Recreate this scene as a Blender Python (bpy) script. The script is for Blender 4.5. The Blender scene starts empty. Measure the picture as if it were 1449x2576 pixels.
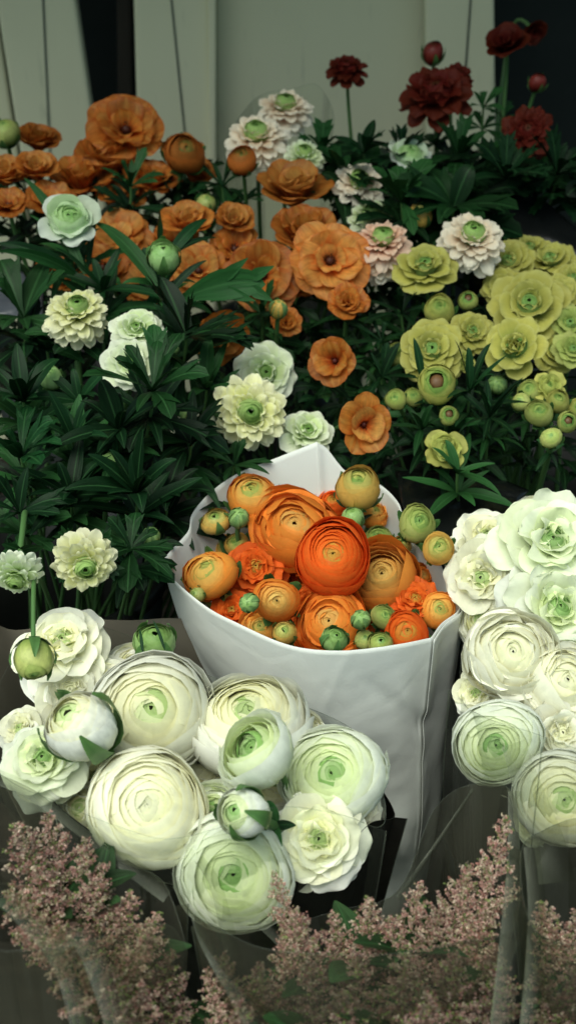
import bpy, math, random
import numpy as np
from mathutils import Vector, Matrix

scene = bpy.context.scene
col = scene.collection
PI = math.pi
RNG = np.random.default_rng(7)

# ------------------------------------------------------------------ camera
CAM = np.array([0.0, 0.0, 1.5])
PITCH = math.radians(35)
VFOV = math.radians(48)
RIGHT = np.array([1.0, 0, 0])
FWD = np.array([0, math.cos(PITCH), -math.sin(PITCH)])
UP = np.array([0, math.sin(PITCH), math.cos(PITCH)])
K = 2 * math.tan(VFOV / 2) / 2576.0          # metres per photo unit at 1 m


def at(px, py, d):
    """The world point seen at (px, py) of the photo at d metres along the lens axis."""
    return CAM + d * (FWD + (px - 724.5) * K * RIGHT + (1288 - py) * K * UP)


def proj(p):
    v = np.asarray(p) - CAM
    d = v @ FWD
    return 724.5 + (v @ RIGHT) / d / K, 1288 - (v @ UP) / d / K, d


cd = bpy.data.cameras.new('camera')
cam = bpy.data.objects.new('camera', cd)
col.objects.link(cam)
cam.location = CAM
cam.rotation_euler = (PI / 2 - PITCH, 0, 0)
cd.sensor_fit = 'VERTICAL'
cd.sensor_height = 24
cd.lens = 12 / math.tan(VFOV / 2)
cd.clip_start = 0.02
cd.clip_end = 200
cd.dof.use_dof = True
cd.dof.focus_distance = 0.90
cd.dof.aperture_fstop = 4.6
scene.camera = cam


# ------------------------------------------------------------------ objects
def link(name, me, mat=None, parent=None):
    o = bpy.data.objects.new(name, me)
    col.objects.link(o)
    if mat is not None and me is not None and not me.materials:
        me.materials.append(mat)
    if parent is not None:
        o.parent = parent
    return o


USED = {}


def tag(o, label, cat, group=None, kind=None):
    if label:
        o['label'] = label
        USED[label] = USED.get(label, 0) + 1
    if cat:
        o['category'] = cat
    if group:
        o['group'] = group
    if kind:
        o['kind'] = kind
    return o


def thing(name, label, cat, loc, group=None):
    o = bpy.data.objects.new(name, None)
    col.objects.link(o)
    o.empty_display_size = 0.02
    o.location = loc
    return tag(o, label, cat, group)


class Acc:
    """Collects quad grids with a colour and a uv per vertex into one mesh."""

    def __init__(s):
        s.v, s.c, s.t, s.f, s.n = [], [], [], [], 0

    def grid(s, V, C, close_u=False, T=None):
        nv, nu = V.shape[:2]
        C = np.broadcast_to(np.asarray(C, float), V.shape)
        if T is None:
            T = np.stack(np.meshgrid(np.linspace(0, 1, nu), np.linspace(0, 1, nv)), -1)
        s.v.append(V.reshape(-1, 3)); s.c.append(C.reshape(-1, 3)); s.t.append(T.reshape(-1, 2))
        idx = np.arange(nv * nu).reshape(nv, nu) + s.n
        if close_u:
            idx = np.concatenate([idx, idx[:, :1]], 1)
        q = np.stack([idx[:-1, :-1], idx[:-1, 1:], idx[1:, 1:], idx[1:, :-1]], -1).reshape(-1, 4)
        s.f.append(q)
        s.n += nv * nu

    def mesh(s, name, smooth=True):
        V = np.concatenate(s.v); C = np.concatenate(s.c); T = np.concatenate(s.t); F = np.concatenate(s.f)
        me = bpy.data.meshes.new(name)
        me.vertices.add(len(V)); me.vertices.foreach_set('co', V.astype(np.float32).ravel())
        me.loops.add(F.size); me.loops.foreach_set('vertex_index', F.astype(np.int32).ravel())
        me.polygons.add(len(F))
        me.polygons.foreach_set('loop_start', np.arange(0, F.size, 4, dtype=np.int32))
        me.polygons.foreach_set('loop_total', np.full(len(F), 4, dtype=np.int32))
        me.update(calc_edges=True)
        a = me.color_attributes.new('pigment', 'FLOAT_COLOR', 'POINT')
        a.data.foreach_set('color', np.concatenate([np.clip(C, 0, 1), np.ones((len(C), 1))], 1).astype(np.float32).ravel())
        uv = me.uv_layers.new(name='uv')
        uv.data.foreach_set('uv', T[F.ravel()].astype(np.float32).ravel())
        me.polygons.foreach_set('use_smooth', np.full(len(F), smooth))
        me.validate()
        me.update()
        return me


def nrm(v):
    v = np.asarray(v, float)
    return v / (np.linalg.norm(v, axis=-1, keepdims=True) + 1e-12)


def lerp(a, b, t):
    return np.asarray(a) * (1 - t) + np.asarray(b) * t


def smooth(t):
    t = np.clip(t, 0, 1)
    return t * t * (3 - 2 * t)


# ------------------------------------------------------------------ materials
def new_mat(name):
    m = bpy.data.materials.new(name)
    m.use_nodes = True
    m.node_tree.nodes.clear()
    return m, m.node_tree.nodes, m.node_tree.links


def node(ns, kind, **kw):
    n = ns.new(kind)
    for k, v in kw.items():
        if k in n.inputs:
            n.inputs[k].default_value = v
        else:
            setattr(n, k, v)
    return n


def plant_mat(name, rough, trans, streak_u, streak_v, lo, hi, spec=0.3, rib=False, bump=0.0, glint=None, vary=(.90, 1.08)):
    """Petal and leaf material: pigment attribute x fine lengthwise streaks, part translucent."""
    m, ns, ls = new_mat(name)
    out = node(ns, 'ShaderNodeOutputMaterial')
    att = node(ns, 'ShaderNodeAttribute', attribute_name='pigment')
    uv = node(ns, 'ShaderNodeUVMap', uv_map='uv')
    mp = node(ns, 'ShaderNodeMapping')
    mp.inputs['Scale'].default_value = (streak_u, streak_v, 1)
    nz = node(ns, 'ShaderNodeTexNoise', Scale=1.0, Detail=3.0, Roughness=0.6)
    ls.new(uv.outputs[0], mp.inputs[0]); ls.new(mp.outputs[0], nz.inputs['Vector'])
    geo = node(ns, 'ShaderNodeTexCoord')
    n2 = node(ns, 'ShaderNodeTexNoise', Scale=5.0, Detail=2.0)
    ls.new(geo.outputs['Object'], n2.inputs['Vector'])
    add = node(ns, 'ShaderNodeMath', operation='ADD')
    ls.new(nz.outputs[0], add.inputs[0]); ls.new(n2.outputs[0], add.inputs[1])
    mr = node(ns, 'ShaderNodeMapRange')
    mr.inputs['From Min'].default_value = 0.65; mr.inputs['From Max'].default_value = 1.35
    mr.inputs['To Min'].default_value = lo; mr.inputs['To Max'].default_value = hi
    ls.new(add.outputs[0], mr.inputs[0])
    mul = node(ns, 'ShaderNodeMix', data_type='RGBA', blend_type='MULTIPLY')
    mul.inputs[0].default_value = 1
    ls.new(att.outputs['Color'], mul.inputs[6])
    comb = node(ns, 'ShaderNodeCombineColor')
    for i in range(3):
        ls.new(mr.outputs[0], comb.inputs[i])
    ls.new(comb.outputs[0], mul.inputs[7])
    colr = mul.outputs[2]
    if glint:  # golden bands painted on as petal highlights and translucent shine
        m3 = node(ns, 'ShaderNodeMapping'); m3.inputs['Scale'].default_value = (6, .7, 1)
        n3 = node(ns, 'ShaderNodeTexNoise', Scale=1.0, Detail=2.0)
        oi = node(ns, 'ShaderNodeObjectInfo')
        av = node(ns, 'ShaderNodeVectorMath', operation='ADD')
        ls.new(uv.outputs[0], m3.inputs[0]); ls.new(m3.outputs[0], av.inputs[0]); ls.new(geo.outputs['Object'], av.inputs[1]); ls.new(av.outputs[0], n3.inputs['Vector'])
        r3 = node(ns, 'ShaderNodeMapRange')
        r3.inputs['From Min'].default_value = .48; r3.inputs['From Max'].default_value = .68
        r3.inputs['To Min'].default_value = 0; r3.inputs['To Max'].default_value = .38
        ls.new(n3.outputs[0], r3.inputs[0])
        x3 = node(ns, 'ShaderNodeMix', data_type='RGBA'); x3.inputs[7].default_value = (*glint, 1)
        ls.new(r3.outputs[0], x3.inputs[0]); ls.new(colr, x3.inputs[6])
        colr = x3.outputs[2]
    if vary:
        oi = node(ns, 'ShaderNodeObjectInfo')
        rv = node(ns, 'ShaderNodeMapRange')
        rv.inputs['To Min'].default_value = vary[0]; rv.inputs['To Max'].default_value = vary[1]
        ls.new(oi.outputs['Random'], rv.inputs[0])
        hs = node(ns, 'ShaderNodeHueSaturation')
        ls.new(rv.outputs[0], hs.inputs['Value']); ls.new(colr, hs.inputs['Color'])
        colr = hs.outputs[0]
    if rib:
        sep = node(ns, 'ShaderNodeSeparateXYZ')
        ls.new(uv.outputs[0], sep.inputs[0])
        s1 = node(ns, 'ShaderNodeMath', operation='SUBTRACT'); s1.inputs[1].default_value = 0.5
        ls.new(sep.outputs[0], s1.inputs[0])
        ab = node(ns, 'ShaderNodeMath', operation='ABSOLUTE'); ls.new(s1.outputs[0], ab.inputs[0])
        r2 = node(ns, 'ShaderNodeMapRange')
        r2.inputs['From Min'].default_value = 0.0; r2.inputs['From Max'].default_value = 0.07
        r2.inputs['To Min'].default_value = 0.45; r2.inputs['To Max'].default_value = 0.0
        ls.new(ab.outputs[0], r2.inputs[0])
        mx = node(ns, 'ShaderNodeMix', data_type='RGBA')
        mx.inputs[7].default_value = (0.05, 0.15, 0.05, 1)
        ls.new(r2.outputs[0], mx.inputs[0]); ls.new(colr, mx.inputs[6])
        colr = mx.outputs[2]
    pb = node(ns, 'ShaderNodeBsdfPrincipled', Roughness=rough)
    pb.inputs['Specular IOR Level'].default_value = spec
    ls.new(colr, pb.inputs['Base Color'])
    if bump:
        bp = node(ns, 'ShaderNodeBump', Strength=bump, Distance=0.002)
        ls.new(nz.outputs[0], bp.inputs['Height']); ls.new(bp.outputs[0], pb.inputs['Normal'])
    tr = node(ns, 'ShaderNodeBsdfTranslucent')
    ls.new(colr, tr.inputs[0])
    mix = node(ns, 'ShaderNodeMixShader')
    mix.inputs[0].default_value = trans
    ls.new(pb.outputs[0], mix.inputs[1]); ls.new(tr.outputs[0], mix.inputs[2])
    ls.new(mix.outputs[0], out.inputs[0])
    return m


M_PETAL = plant_mat('petal', 0.6, 0.34, 9, 0.9, 0.90, 1.05, 0.18, bump=0.12)
M_VEIN = plant_mat('veined_glint_petal', 0.5, 0.45, 18, 0.8, 0.62, 1.25, 0.35, bump=0.3, glint=(.84, .48, .12), vary=(.82, 1.12))
M_LEAF = plant_mat('leaf', 0.48, 0.14, 7, 2.0, 0.55, 1.4, 0.16, rib=True, bump=0.35, vary=(.7, 1.3))
M_STEM = plant_mat('stem', 0.5, 0.0, 6, 3, 0.75, 1.2, 0.4)
M_BUD = plant_mat('bud', 0.45, 0.15, 9, 1, 0.8, 1.12, 0.4, bump=0.1)
M_FLORET = plant_mat('floret', 0.7, 0.25, 3, 1, 0.75, 1.2, 0.1)


def solid_mat(name, c1, c2, scale, rough, spec=0.3, bump=0.0, detail=4, stretch=(1, 1, 1), metal=0.0):
    m, ns, ls = new_mat(name)
    out = node(ns, 'ShaderNodeOutputMaterial')
    tc = node(ns, 'ShaderNodeTexCoord')
    mp = node(ns, 'ShaderNodeMapping'); mp.inputs['Scale'].default_value = stretch
    nz = node(ns, 'ShaderNodeTexNoise', Scale=scale, Detail=detail, Roughness=0.6)
    ls.new(tc.outputs['Object'], mp.inputs[0]); ls.new(mp.outputs[0], nz.inputs['Vector'])
    cr = node(ns, 'ShaderNodeValToRGB')
    cr.color_ramp.elements[0].position = 0.3; cr.color_ramp.elements[1].position = 0.7
    cr.color_ramp.elements[0].color = (*c1, 1); cr.color_ramp.elements[1].color = (*c2, 1)
    ls.new(nz.outputs[0], cr.inputs[0])
    pb = node(ns, 'ShaderNodeBsdfPrincipled', Roughness=rough, Metallic=metal)
    pb.inputs['Specular IOR Level'].default_value = spec
    ls.new(cr.outputs[0], pb.inputs['Base Color'])
    if bump:
        bp = node(ns, 'ShaderNodeBump', Strength=bump, Distance=0.004)
        ls.new(nz.outputs[0], bp.inputs['Height']); ls.new(bp.outputs[0], pb.inputs['Normal'])
    ls.new(pb.outputs[0], out.inputs[0])
    return m


def film_mat(name, haze, tint, rough=0.25, gloss=0.10, milk=(.5, .55, .48)):
    """Thin clear wrapping film: mostly see-through, a little milky, glossy at grazing angles."""
    m, ns, ls = new_mat(name)
    out = node(ns, 'ShaderNodeOutputMaterial')
    tp = node(ns, 'ShaderNodeBsdfTransparent'); tp.inputs[0].default_value = (*tint, 1)
    df = node(ns, 'ShaderNodeBsdfDiffuse'); df.inputs[0].default_value = (*milk, 1)
    tl = node(ns, 'ShaderNodeBsdfTranslucent'); tl.inputs[0].default_value = (*milk, 1)
    md = node(ns, 'ShaderNodeMixShader'); md.inputs[0].default_value = 0.5
    ls.new(df.outputs[0], md.inputs[1]); ls.new(tl.outputs[0], md.inputs[2])
    tc = node(ns, 'ShaderNodeTexCoord')
    nz = node(ns, 'ShaderNodeTexNoise', Scale=14.0, Detail=3.0)
    ls.new(tc.outputs['Object'], nz.inputs['Vector'])
    mr = node(ns, 'ShaderNodeMapRange')
    mr.inputs['From Min'].default_value = 0.3; mr.inputs['From Max'].default_value = 0.75
    mr.inputs['To Min'].default_value = haze * 0.6; mr.inputs['To Max'].default_value = haze * 1.5
    ls.new(nz.outputs[0], mr.inputs[0])
    m1 = node(ns, 'ShaderNodeMixShader')
    ls.new(mr.outputs[0], m1.inputs[0]); ls.new(tp.outputs[0], m1.inputs[1]); ls.new(md.outputs[0], m1.inputs[2])
    gl = node(ns, 'ShaderNodeBsdfGlossy', Roughness=rough)
    bp = node(ns, 'ShaderNodeBump', Strength=0.5, Distance=0.004)
    ls.new(nz.outputs[0], bp.inputs['Height']); ls.new(bp.outputs[0], gl.inputs['Normal'])
    lw = node(ns, 'ShaderNodeLayerWeight', Blend=0.25)
    mf = node(ns, 'ShaderNodeMath', operation='MULTIPLY'); mf.inputs[1].default_value = gloss * 3
    ls.new(lw.outputs['Fresnel'], mf.inputs[0])
    m2 = node(ns, 'ShaderNodeMixShader')
    ls.new(mf.outputs[0], m2.inputs[0]); ls.new(m1.outputs[0], m2.inputs[1]); ls.new(gl.outputs[0], m2.inputs[2])
    ls.new(m2.outputs[0], out.inputs[0])
    return m


# ------------------------------------------------------------------ blooms (unit radius, face along +Z)
def shade(c, rng, a=0.06):
    return np.asarray(c) * (1 + rng.uniform(-a, a))


def rose(rng, pal, L=11, n0=3, n1=7, th0=.06, th1=1.35, S0=.70, S1=.93, zs=.78, zc=-.10, lift=.04, flare=0.0, rip=.02,
         heart=.25, edge=0.0, ragged=.03, tail=1.1, dip=0.0, kr=.9, swirl=.03, jit=.08):
    """Many-layered ranunculus: tight nested shells of wrapped petals, each cut open further from the tip than the last,
    so that their thin rims climb the dome. th0..th1: polar angle of the rims, S0..S1: shell radius. pal: heart, inner, outer, deep."""
    a = Acc()
    nu, nv = 9, 8
    u = np.linspace(-1, 1, nu)[None, :]
    vv = (1 - (1 - np.linspace(0, 1, nv)) ** 1.5)[:, None]
    axt = rng.normal(0, .09, 2)
    lump = rng.uniform(0, 6, 4)
    for k in range(L):
        t = k / max(1, L - 1)
        thr = th0 + (th1 - th0) * t ** kr
        S = S0 + (S1 - S0) * t
        n = max(3, int(round(n0 + (n1 - n0) * t + rng.uniform(-.7, .7))))
        ph = rng.uniform(0, 2 * PI)
        tl = rng.normal(0, .085, 2) * (t > .2)
        for j in range(n):
            phi = ph + 2 * PI * j / n + rng.uniform(-.15, .15)
            A = PI / n * rng.uniform(1.45, 1.9)
            drop = rng.uniform(.10, .24) * np.abs(u) ** 3 + ragged * np.sin(u * rng.uniform(1.5, 4.5) + rng.uniform(0, 6)) * rng.uniform(.3, 1)
            th_r = thr + rng.uniform(-jit, jit) * (.4 + t)
            th_b = min(thr + tail + (1.0 if t > .55 else 0), 2.8)
            th = th_b + (th_r - th_b) * (vv - drop * vv ** 2)
            lf = lift * rng.uniform(.2, 1.9) * (1.15 - .95 * t)
            r = S * (1 + lf * vv ** 4 + flare * t ** 3 * vv ** 3 * rng.uniform(.6, 1.4)) + swirl * u * (.4 + t) * .5
            r = r + rip * np.sin(u * rng.uniform(2, 5) + rng.uniform(0, 6)) * vv ** 4 * (.3 + t)
            r = r - dip * np.exp(-(th / .35) ** 2)
            ang = phi + u * A
            st = np.sin(np.maximum(th, .02))
            r = r * (1 + .035 * np.sin(2 * ang + lump[0]) * t + .025 * np.sin(3 * ang + lump[1]) * t)
            X, Y, Z = r * st * np.cos(ang), r * st * np.sin(ang), zc + zs * r * np.cos(th) + 0 * u
            X = X + axt[0] * (Z - zc) * t; Y = Y + axt[1] * (Z - zc) * t
            X, Y, Z = X + tl[0] * (Z - zc), Y + tl[1] * (Z - zc), Z - tl[0] * X - tl[1] * Y
            V = np.stack([X, Y, Z], -1)
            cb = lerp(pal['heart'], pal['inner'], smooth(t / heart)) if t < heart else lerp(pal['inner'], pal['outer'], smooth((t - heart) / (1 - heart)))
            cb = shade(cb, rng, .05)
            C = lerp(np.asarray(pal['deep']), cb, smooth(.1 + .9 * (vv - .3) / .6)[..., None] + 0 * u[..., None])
            if edge:
                C = C * (1 - edge * smooth((vv - .9) / .1)[..., None])  # darkened rim paints the thin shadow line along the petal edge
            a.grid(V, C)
    return a


def petal(a, rng, phi, L, W, e0, e1, r0, z0, cup, C0, C1, tip=7, nu=9, nv=10, rip=0.03, waist=0.4, notch=0.0, twist=0.0, edgecol=None, ctip=None):
    """One spreading petal: starts at radius r0 with elevation e0, bends to e1 at the tip; cup raises its sides."""
    v = 1 - (1 - np.linspace(0, 1, nv)) ** 1.5
    el = np.radians(lerp(e0, e1, v ** 1.2))
    sg = np.append(np.diff(v), 0)
    dr, dz = np.cos(el) * L * sg, np.sin(el) * L * sg
    rho = r0 + np.concatenate([[0], np.cumsum(dr[:-1])])
    z = z0 + np.concatenate([[0], np.cumsum(dz[:-1])])
    u = np.linspace(-1, 1, nu)
    w = W * (waist + (1 - waist) * np.sin(np.clip(v * 1.3, 0, 1) * PI / 2)) * np.sqrt(1 - .72 * v ** tip)
    ph1, f1 = rng.uniform(0, 6), rng.uniform(2, 4.5)
    U, VV = np.meshgrid(u, v)
    ripple = rip * np.sin(U * f1 + ph1) * VV ** 2
    nr, nz_ = -np.sin(el)[:, None], np.cos(el)[:, None]
    h = cup * U ** 2 * w[:, None] * (1 - 1.25 * VV ** 2.5) + ripple + twist * U * w[:, None]
    lon = -notch * (1 - np.abs(U)) ** 2 * VV ** 6 - .075 * L * np.abs(U) ** 2.2 * VV ** 3
    X = rho[:, None] + nr * h + np.cos(el)[:, None] * lon
    Z = z[:, None] + nz_ * h + np.sin(el)[:, None] * lon
    Y = U * w[:, None] * (1 - .12 * cup * U ** 2)
    c, s = math.cos(phi), math.sin(phi)
    V = np.stack([X * c - Y * s, X * s + Y * c, Z], -1)
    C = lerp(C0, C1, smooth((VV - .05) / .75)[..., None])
    if ctip is not None:
        C = lerp(C, np.asarray(ctip), smooth((VV - .7) / .3)[..., None])
    if edgecol is not None:
        C = lerp(C, np.asarray(edgecol), (smooth((np.maximum(np.abs(U), VV) - .8) / .2) * .6)[..., None])
    a.grid(V, C)


def ball(a, rng, rx, rz, z0, C, n=12, m=8):
    th = np.linspace(0, PI, m)[:, None]
    ph = np.linspace(0, 2 * PI, n, endpoint=False)[None, :]
    V = np.stack([rx * np.sin(th) * np.cos(ph), rx * np.sin(th) * np.sin(ph), z0 - rz * np.cos(th) + 0 * ph], -1)
    a.grid(V, np.asarray(C), close_u=True)


def open_bloom(rng, pal, whorls, r0=.08, z0=-.15, rip=.03, waist=.4, edge=True, notch=0.0):
    """whorls: (count, length, half width, base elevation, tip elevation, cup)"""
    a = Acc()
    for i, (n, L, W, e0, e1, cup) in enumerate(whorls):
        t = i / max(1, len(whorls) - 1)
        ph = rng.uniform(0, 6)
        for j in range(n):
            c1 = shade(lerp(pal['inner'], pal['outer'], np.clip(t + rng.uniform(-.3, .3), 0, 1)), rng, .14)
            petal(a, rng, ph + 2 * PI * (j + rng.uniform(-.16, .16)) / n, L * rng.uniform(.88, 1.08), W * rng.uniform(.88, 1.12),
                  e0 + rng.uniform(-9, 9), e1 + rng.uniform(-14, 12), r0, z0 - .05 * i, cup * rng.uniform(.6, 1.3),
                  shade(pal['deep'], rng), c1, rip=rip * rng.uniform(.4, 1.6), waist=waist, notch=notch * rng.random(),
                  twist=rng.uniform(-.06, .06), edgecol=pal.get('edge') if edge else None)
    return a


def stamen_eye(rng, c_mid, c_ring, R=.13, z0=-.08):
    a = Acc()
    ball(a, rng, R * .62, R * .75, z0 + R * .5, c_mid)
    for i in range(46):
        ph = rng.uniform(0, 2 * PI); rr = R * rng.uniform(.6, 1.15)
        b = np.array([rr * .5 * math.cos(ph), rr * .5 * math.sin(ph), z0])
        e = np.array([rr * math.cos(ph), rr * math.sin(ph), z0 + R * rng.uniform(.5, 1.2)])
        blade(a, b, e, R * .10, c_ring)
    return a


def blade(a, b, e, w, C):
    d = nrm(e - b)
    s = nrm(np.cross(d, [.3, .2, 1])) * w
    m = (b + e) / 2
    V = np.array([[b - s * .4, b + s * .4], [m - s * .6, m + s * .6], [e - s, e + s]])
    a.grid(V, C)


def sepals(rng, n, reach, rad, C, width=.42, zc=0.0, rz=1.0, open_=0.0, tipc=None, start=PI):
    """Sepals hugging a ball of radius rad from below up to the polar angle reach."""
    a = Acc()
    nu, nv = 5, 8
    v = np.linspace(0, 1, nv)[:, None]; u = np.linspace(-1, 1, nu)[None, :]
    ph0 = rng.uniform(0, 6)
    for j in range(n):
        rc = reach * rng.uniform(.85, 1.2)
        th = start - .05 - (start - .05 - rc) * v
        w = width * rng.uniform(.8, 1.15) * np.sin(PI * np.clip(.12 + .86 * v, 0, 1)) ** .7 * (1 - .35 * v)
        R = rad * (1.02 + .03 * j % .05 + open_ * v ** 2.2 + .06 * u ** 2 * v)
        ang = ph0 + 2 * PI * (j + rng.uniform(-.1, .1)) / n + u * w / np.maximum(np.sin(th), .35)
        V = np.stack([R * np.sin(th) * np.cos(ang), R * np.sin(th) * np.sin(ang), zc + rz * R * np.cos(th) + 0 * u], -1)
        c = lerp(np.asarray(C), np.asarray(tipc) if tipc is not None else np.asarray(C) * 1.5, np.abs(u[..., None]) * .5 + v[..., None] * .5)
        a.grid(V, c)
    return a


# ------------------------------------------------------------------ stems and leaves (any space)
def bez(p0, p1, p2, p3, n):
    t = np.linspace(0, 1, n)[:, None]
    return (1 - t) ** 3 * p0 + 3 * t * (1 - t) ** 2 * p1 + 3 * t * t * (1 - t) * p2 + t ** 3 * p3


def tube(a, P, r0, r1, C0, C1, n=7):
    m = len(P)
    T = nrm(np.gradient(P, axis=0))
    ref = np.array([.31, .9, .2])
    S = nrm(np.cross(T, ref)); B = np.cross(T, S)
    ang = np.linspace(0, 2 * PI, n, endpoint=False)
    r = np.linspace(r0, r1, m)[:, None, None]
    V = P[:, None, :] + r * (np.cos(ang)[None, :, None] * S[:, None, :] + np.sin(ang)[None, :, None] * B[:, None, :])
    C = lerp(np.asarray(C0), np.asarray(C1), np.linspace(0, 1, m)[:, None, None])
    a.grid(V, np.broadcast_to(C, V.shape), close_u=True)


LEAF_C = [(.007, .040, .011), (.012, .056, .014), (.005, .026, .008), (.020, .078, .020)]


def leaf_path(a, P, W, upv, C, rng, lobes=0, fold=.22, cup=0.0, nu=5):
    """A leaf blade along the points P. lobes: number of teeth near the tip."""
    m = len(P)
    T = nrm(np.gradient(P, axis=0))
    S = nrm(np.cross(T, upv)); N = np.cross(S, T)
    v = np.linspace(0, 1, m)
    if lobes:
        w = W * (.16 + .84 * smooth(v / .62)) * np.sqrt(np.maximum(.0, 1 - v ** 5))
    else:
        w = W * (np.sin(PI * (v ** .8 * .93 + .05)) ** .8) * (1 - .25 * v)
    w = np.maximum(w, W * .03)
    u = np.linspace(-1, 1, nu)
    L = np.linalg.norm(P[-1] - P[0])
    rp = rng.uniform(0, 6)
    edge = .06 * np.sin(v * 9 + rp)[:, None] * np.abs(u)[None, :]
    V = P[:, None, :] + S[:, None, :] * (u[None, :] * w[:, None])[..., None] + N[:, None, :] * ((np.abs(u)[None, :] * fold + edge) * w[:, None])[..., None]
    c = np.asarray(C)[None, None, :] * (1 + .18 * (np.abs(u) - .5))[None, :, None] * (.85 + .3 * v)[:, None, None]
    a.grid(V, np.broadcast_to(c, V.shape))
    if lobes:
        # pointed lobes splitting off the upper part
        for s in (-1, 1):
            for q in range(lobes):
                i = int(m * (.55 + .22 * q))
                i = min(i, m - 2)
                b = P[i] + S[i] * s * w[i] * .35
                e = b + T[i] * L * (.30 - .06 * q) + S[i] * s * W * (.95 - .2 * q) + N[i] * W * .15
                mid = (b + e) / 2 + N[i] * W * .12
                Q = bez(b, b + T[i] * L * .08 + S[i] * s * W * .25, mid, e, 6)
                leaf_path(a, Q, W * .42, N[i], np.asarray(C) * rng.uniform(.9, 1.1), rng, 0, fold, nu=3)


def whorl(a, rng, p, axis, n, L, W, C=None, el=(0, 60), droop=.45, lobes=0, span=2 * PI, tocam=None):
    """n leaves from the node p around a stem direction axis."""
    axis = nrm(axis)
    s = nrm(np.cross(axis, [.2, .9, .1])); b = np.cross(axis, s)
    ph0 = rng.uniform(0, 6)
    for j in range(n):
        ph = ph0 + span * (j + rng.uniform(-.25, .25)) / n
        e = math.radians(rng.uniform(*el))
        d = nrm((math.cos(ph) * s + math.sin(ph) * b) * math.cos(e) + axis * math.sin(e))
        l = L * rng.uniform(.65, 1.2)
        dr = droop * rng.uniform(.4, 1.3)
        P = bez(p, p + d * l * .35 + axis * l * .04, p + d * l * .72 + np.array([0, 0, -.12 * l * dr]), p + d * l * (1 - .1 * dr) + np.array([0, 0, -.55 * l * dr]), 9)
        upv = nrm(axis + .25 * nrm(CAM - p) + rng.normal(0, .15, 3)) if tocam is None else tocam
        c = np.asarray(C if C is not None else LEAF_C[rng.integers(0, 4)]) * rng.uniform(.75, 1.25)
        leaf_path(a, P, W * l / L * rng.uniform(.8, 1.2), upv, c, rng, lobes if rng.random() < .75 else 0)
# ------------------------------------------------------------------ pigments
G1, G2, G3 = (.20, .40, .10), (.32, .50, .16), (.09, .22, .06)
PAL = {
    'white': dict(heart=(.52, .66, .28), inner=(.91, .89, .60), outer=(.93, .93, .86), deep=(.88, .88, .66)),
    'cream': dict(heart=(.86, .86, .62), inner=(.90, .89, .68), outer=(.93, .92, .80), deep=(.88, .84, .58)),
    'greenwhite': dict(heart=(.30, .50, .16), inner=(.76, .83, .50), outer=(.91, .93, .85), deep=(.82, .86, .60)),
    'fresh': dict(heart=(.26, .46, .14), inner=(.30, .52, .18), outer=(.36, .56, .22), deep=(.16, .34, .08)),
    'pistachio': dict(heart=(.26, .48, .15), inner=(.42, .62, .26), outer=(.82, .88, .77), deep=(.52, .68, .38)),
    'orange': dict(heart=(.74, .44, .12), inner=(.82, .31, .05), outer=(.84, .24, .03), deep=(.82, .21, .022)),
    'redorange': dict(heart=(.60, .32, .05), inner=(.78, .16, .020), outer=(.78, .125, .016), deep=(.70, .085, .010)),
    'amber': dict(heart=(.42, .46, .11), inner=(.84, .50, .12), outer=(.88, .37, .06), deep=(.80, .28, .035)),
    'yolk': dict(heart=(.76, .50, .14), inner=(.78, .42, .10), outer=(.80, .26, .035), deep=(.70, .20, .02)),
    'limeorange': dict(heart=(.26, .40, .09), inner=(.60, .54, .15), outer=(.76, .47, .11), deep=(.52, .40, .08)),
    'lime': dict(heart=(.20, .36, .09), inner=(.40, .50, .13), outer=(.48, .52, .16), deep=(.22, .32, .07)),
    'green': dict(heart=(.18, .34, .08), inner=(.25, .41, .12), outer=(.28, .44, .15), deep=(.10, .22, .05)),
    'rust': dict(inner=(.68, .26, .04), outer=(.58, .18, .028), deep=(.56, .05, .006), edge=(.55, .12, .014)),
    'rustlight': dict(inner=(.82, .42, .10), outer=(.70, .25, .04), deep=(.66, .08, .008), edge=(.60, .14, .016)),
    'rustrose': dict(heart=(.20, .22, .05), inner=(.42, .15, .03), outer=(.58, .17, .03), deep=(.40, .07, .01)),
    'yellow': dict(inner=(.47, .46, .11), outer=(.48, .45, .10), deep=(.25, .34, .08), edge=(.54, .53, .19)),
    'yellowrose': dict(heart=(.22, .36, .08), inner=(.42, .47, .12), outer=(.56, .55, .15), deep=(.32, .38, .07)),
    'peach': dict(inner=(.86, .70, .52), outer=(.88, .84, .72), deep=(.78, .46, .28), edge=(.88, .82, .70)),
    'pink': dict(inner=(.78, .46, .32), outer=(.80, .66, .54), deep=(.66, .26, .14), edge=(.82, .62, .48)),
    'pomwhite': dict(inner=(.80, .82, .50), outer=(.85, .86, .72), deep=(.66, .72, .30), edge=(.87, .88, .78)),
    'pomgreen': dict(inner=(.62, .74, .36), outer=(.80, .84, .66), deep=(.36, .56, .18), edge=(.84, .87, .76)),
    'pomyellow': dict(inner=(.74, .74, .32), outer=(.84, .82, .56), deep=(.60, .62, .18), edge=(.86, .85, .66)),
    'darkred': dict(inner=(.115, .010, .007), outer=(.11, .016, .006), deep=(.045, .004, .003), edge=(.15, .024, .010)),
    'darkrose': dict(heart=(.10, .03, .012), inner=(.14, .014, .010), outer=(.21, .022, .014), deep=(.07, .006, .005)),
}
CALYX = (.05, .13, .035)
MESH = {}


def cached(key, n, make):
    """One of n variants of a mesh kind, built on first use."""
    L = MESH.setdefault(key, [])
    if len(L) < n:
        L.append(make(np.random.default_rng(abs(hash(str(key))) % 9999 * 0 + len(MESH) * 17 + len(L) * 101 + 5)))
        return L[-1]
    MESH[(key, 'i')] = MESH.get((key, 'i'), -1) + 1
    return L[MESH[(key, 'i')] % n]


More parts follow.
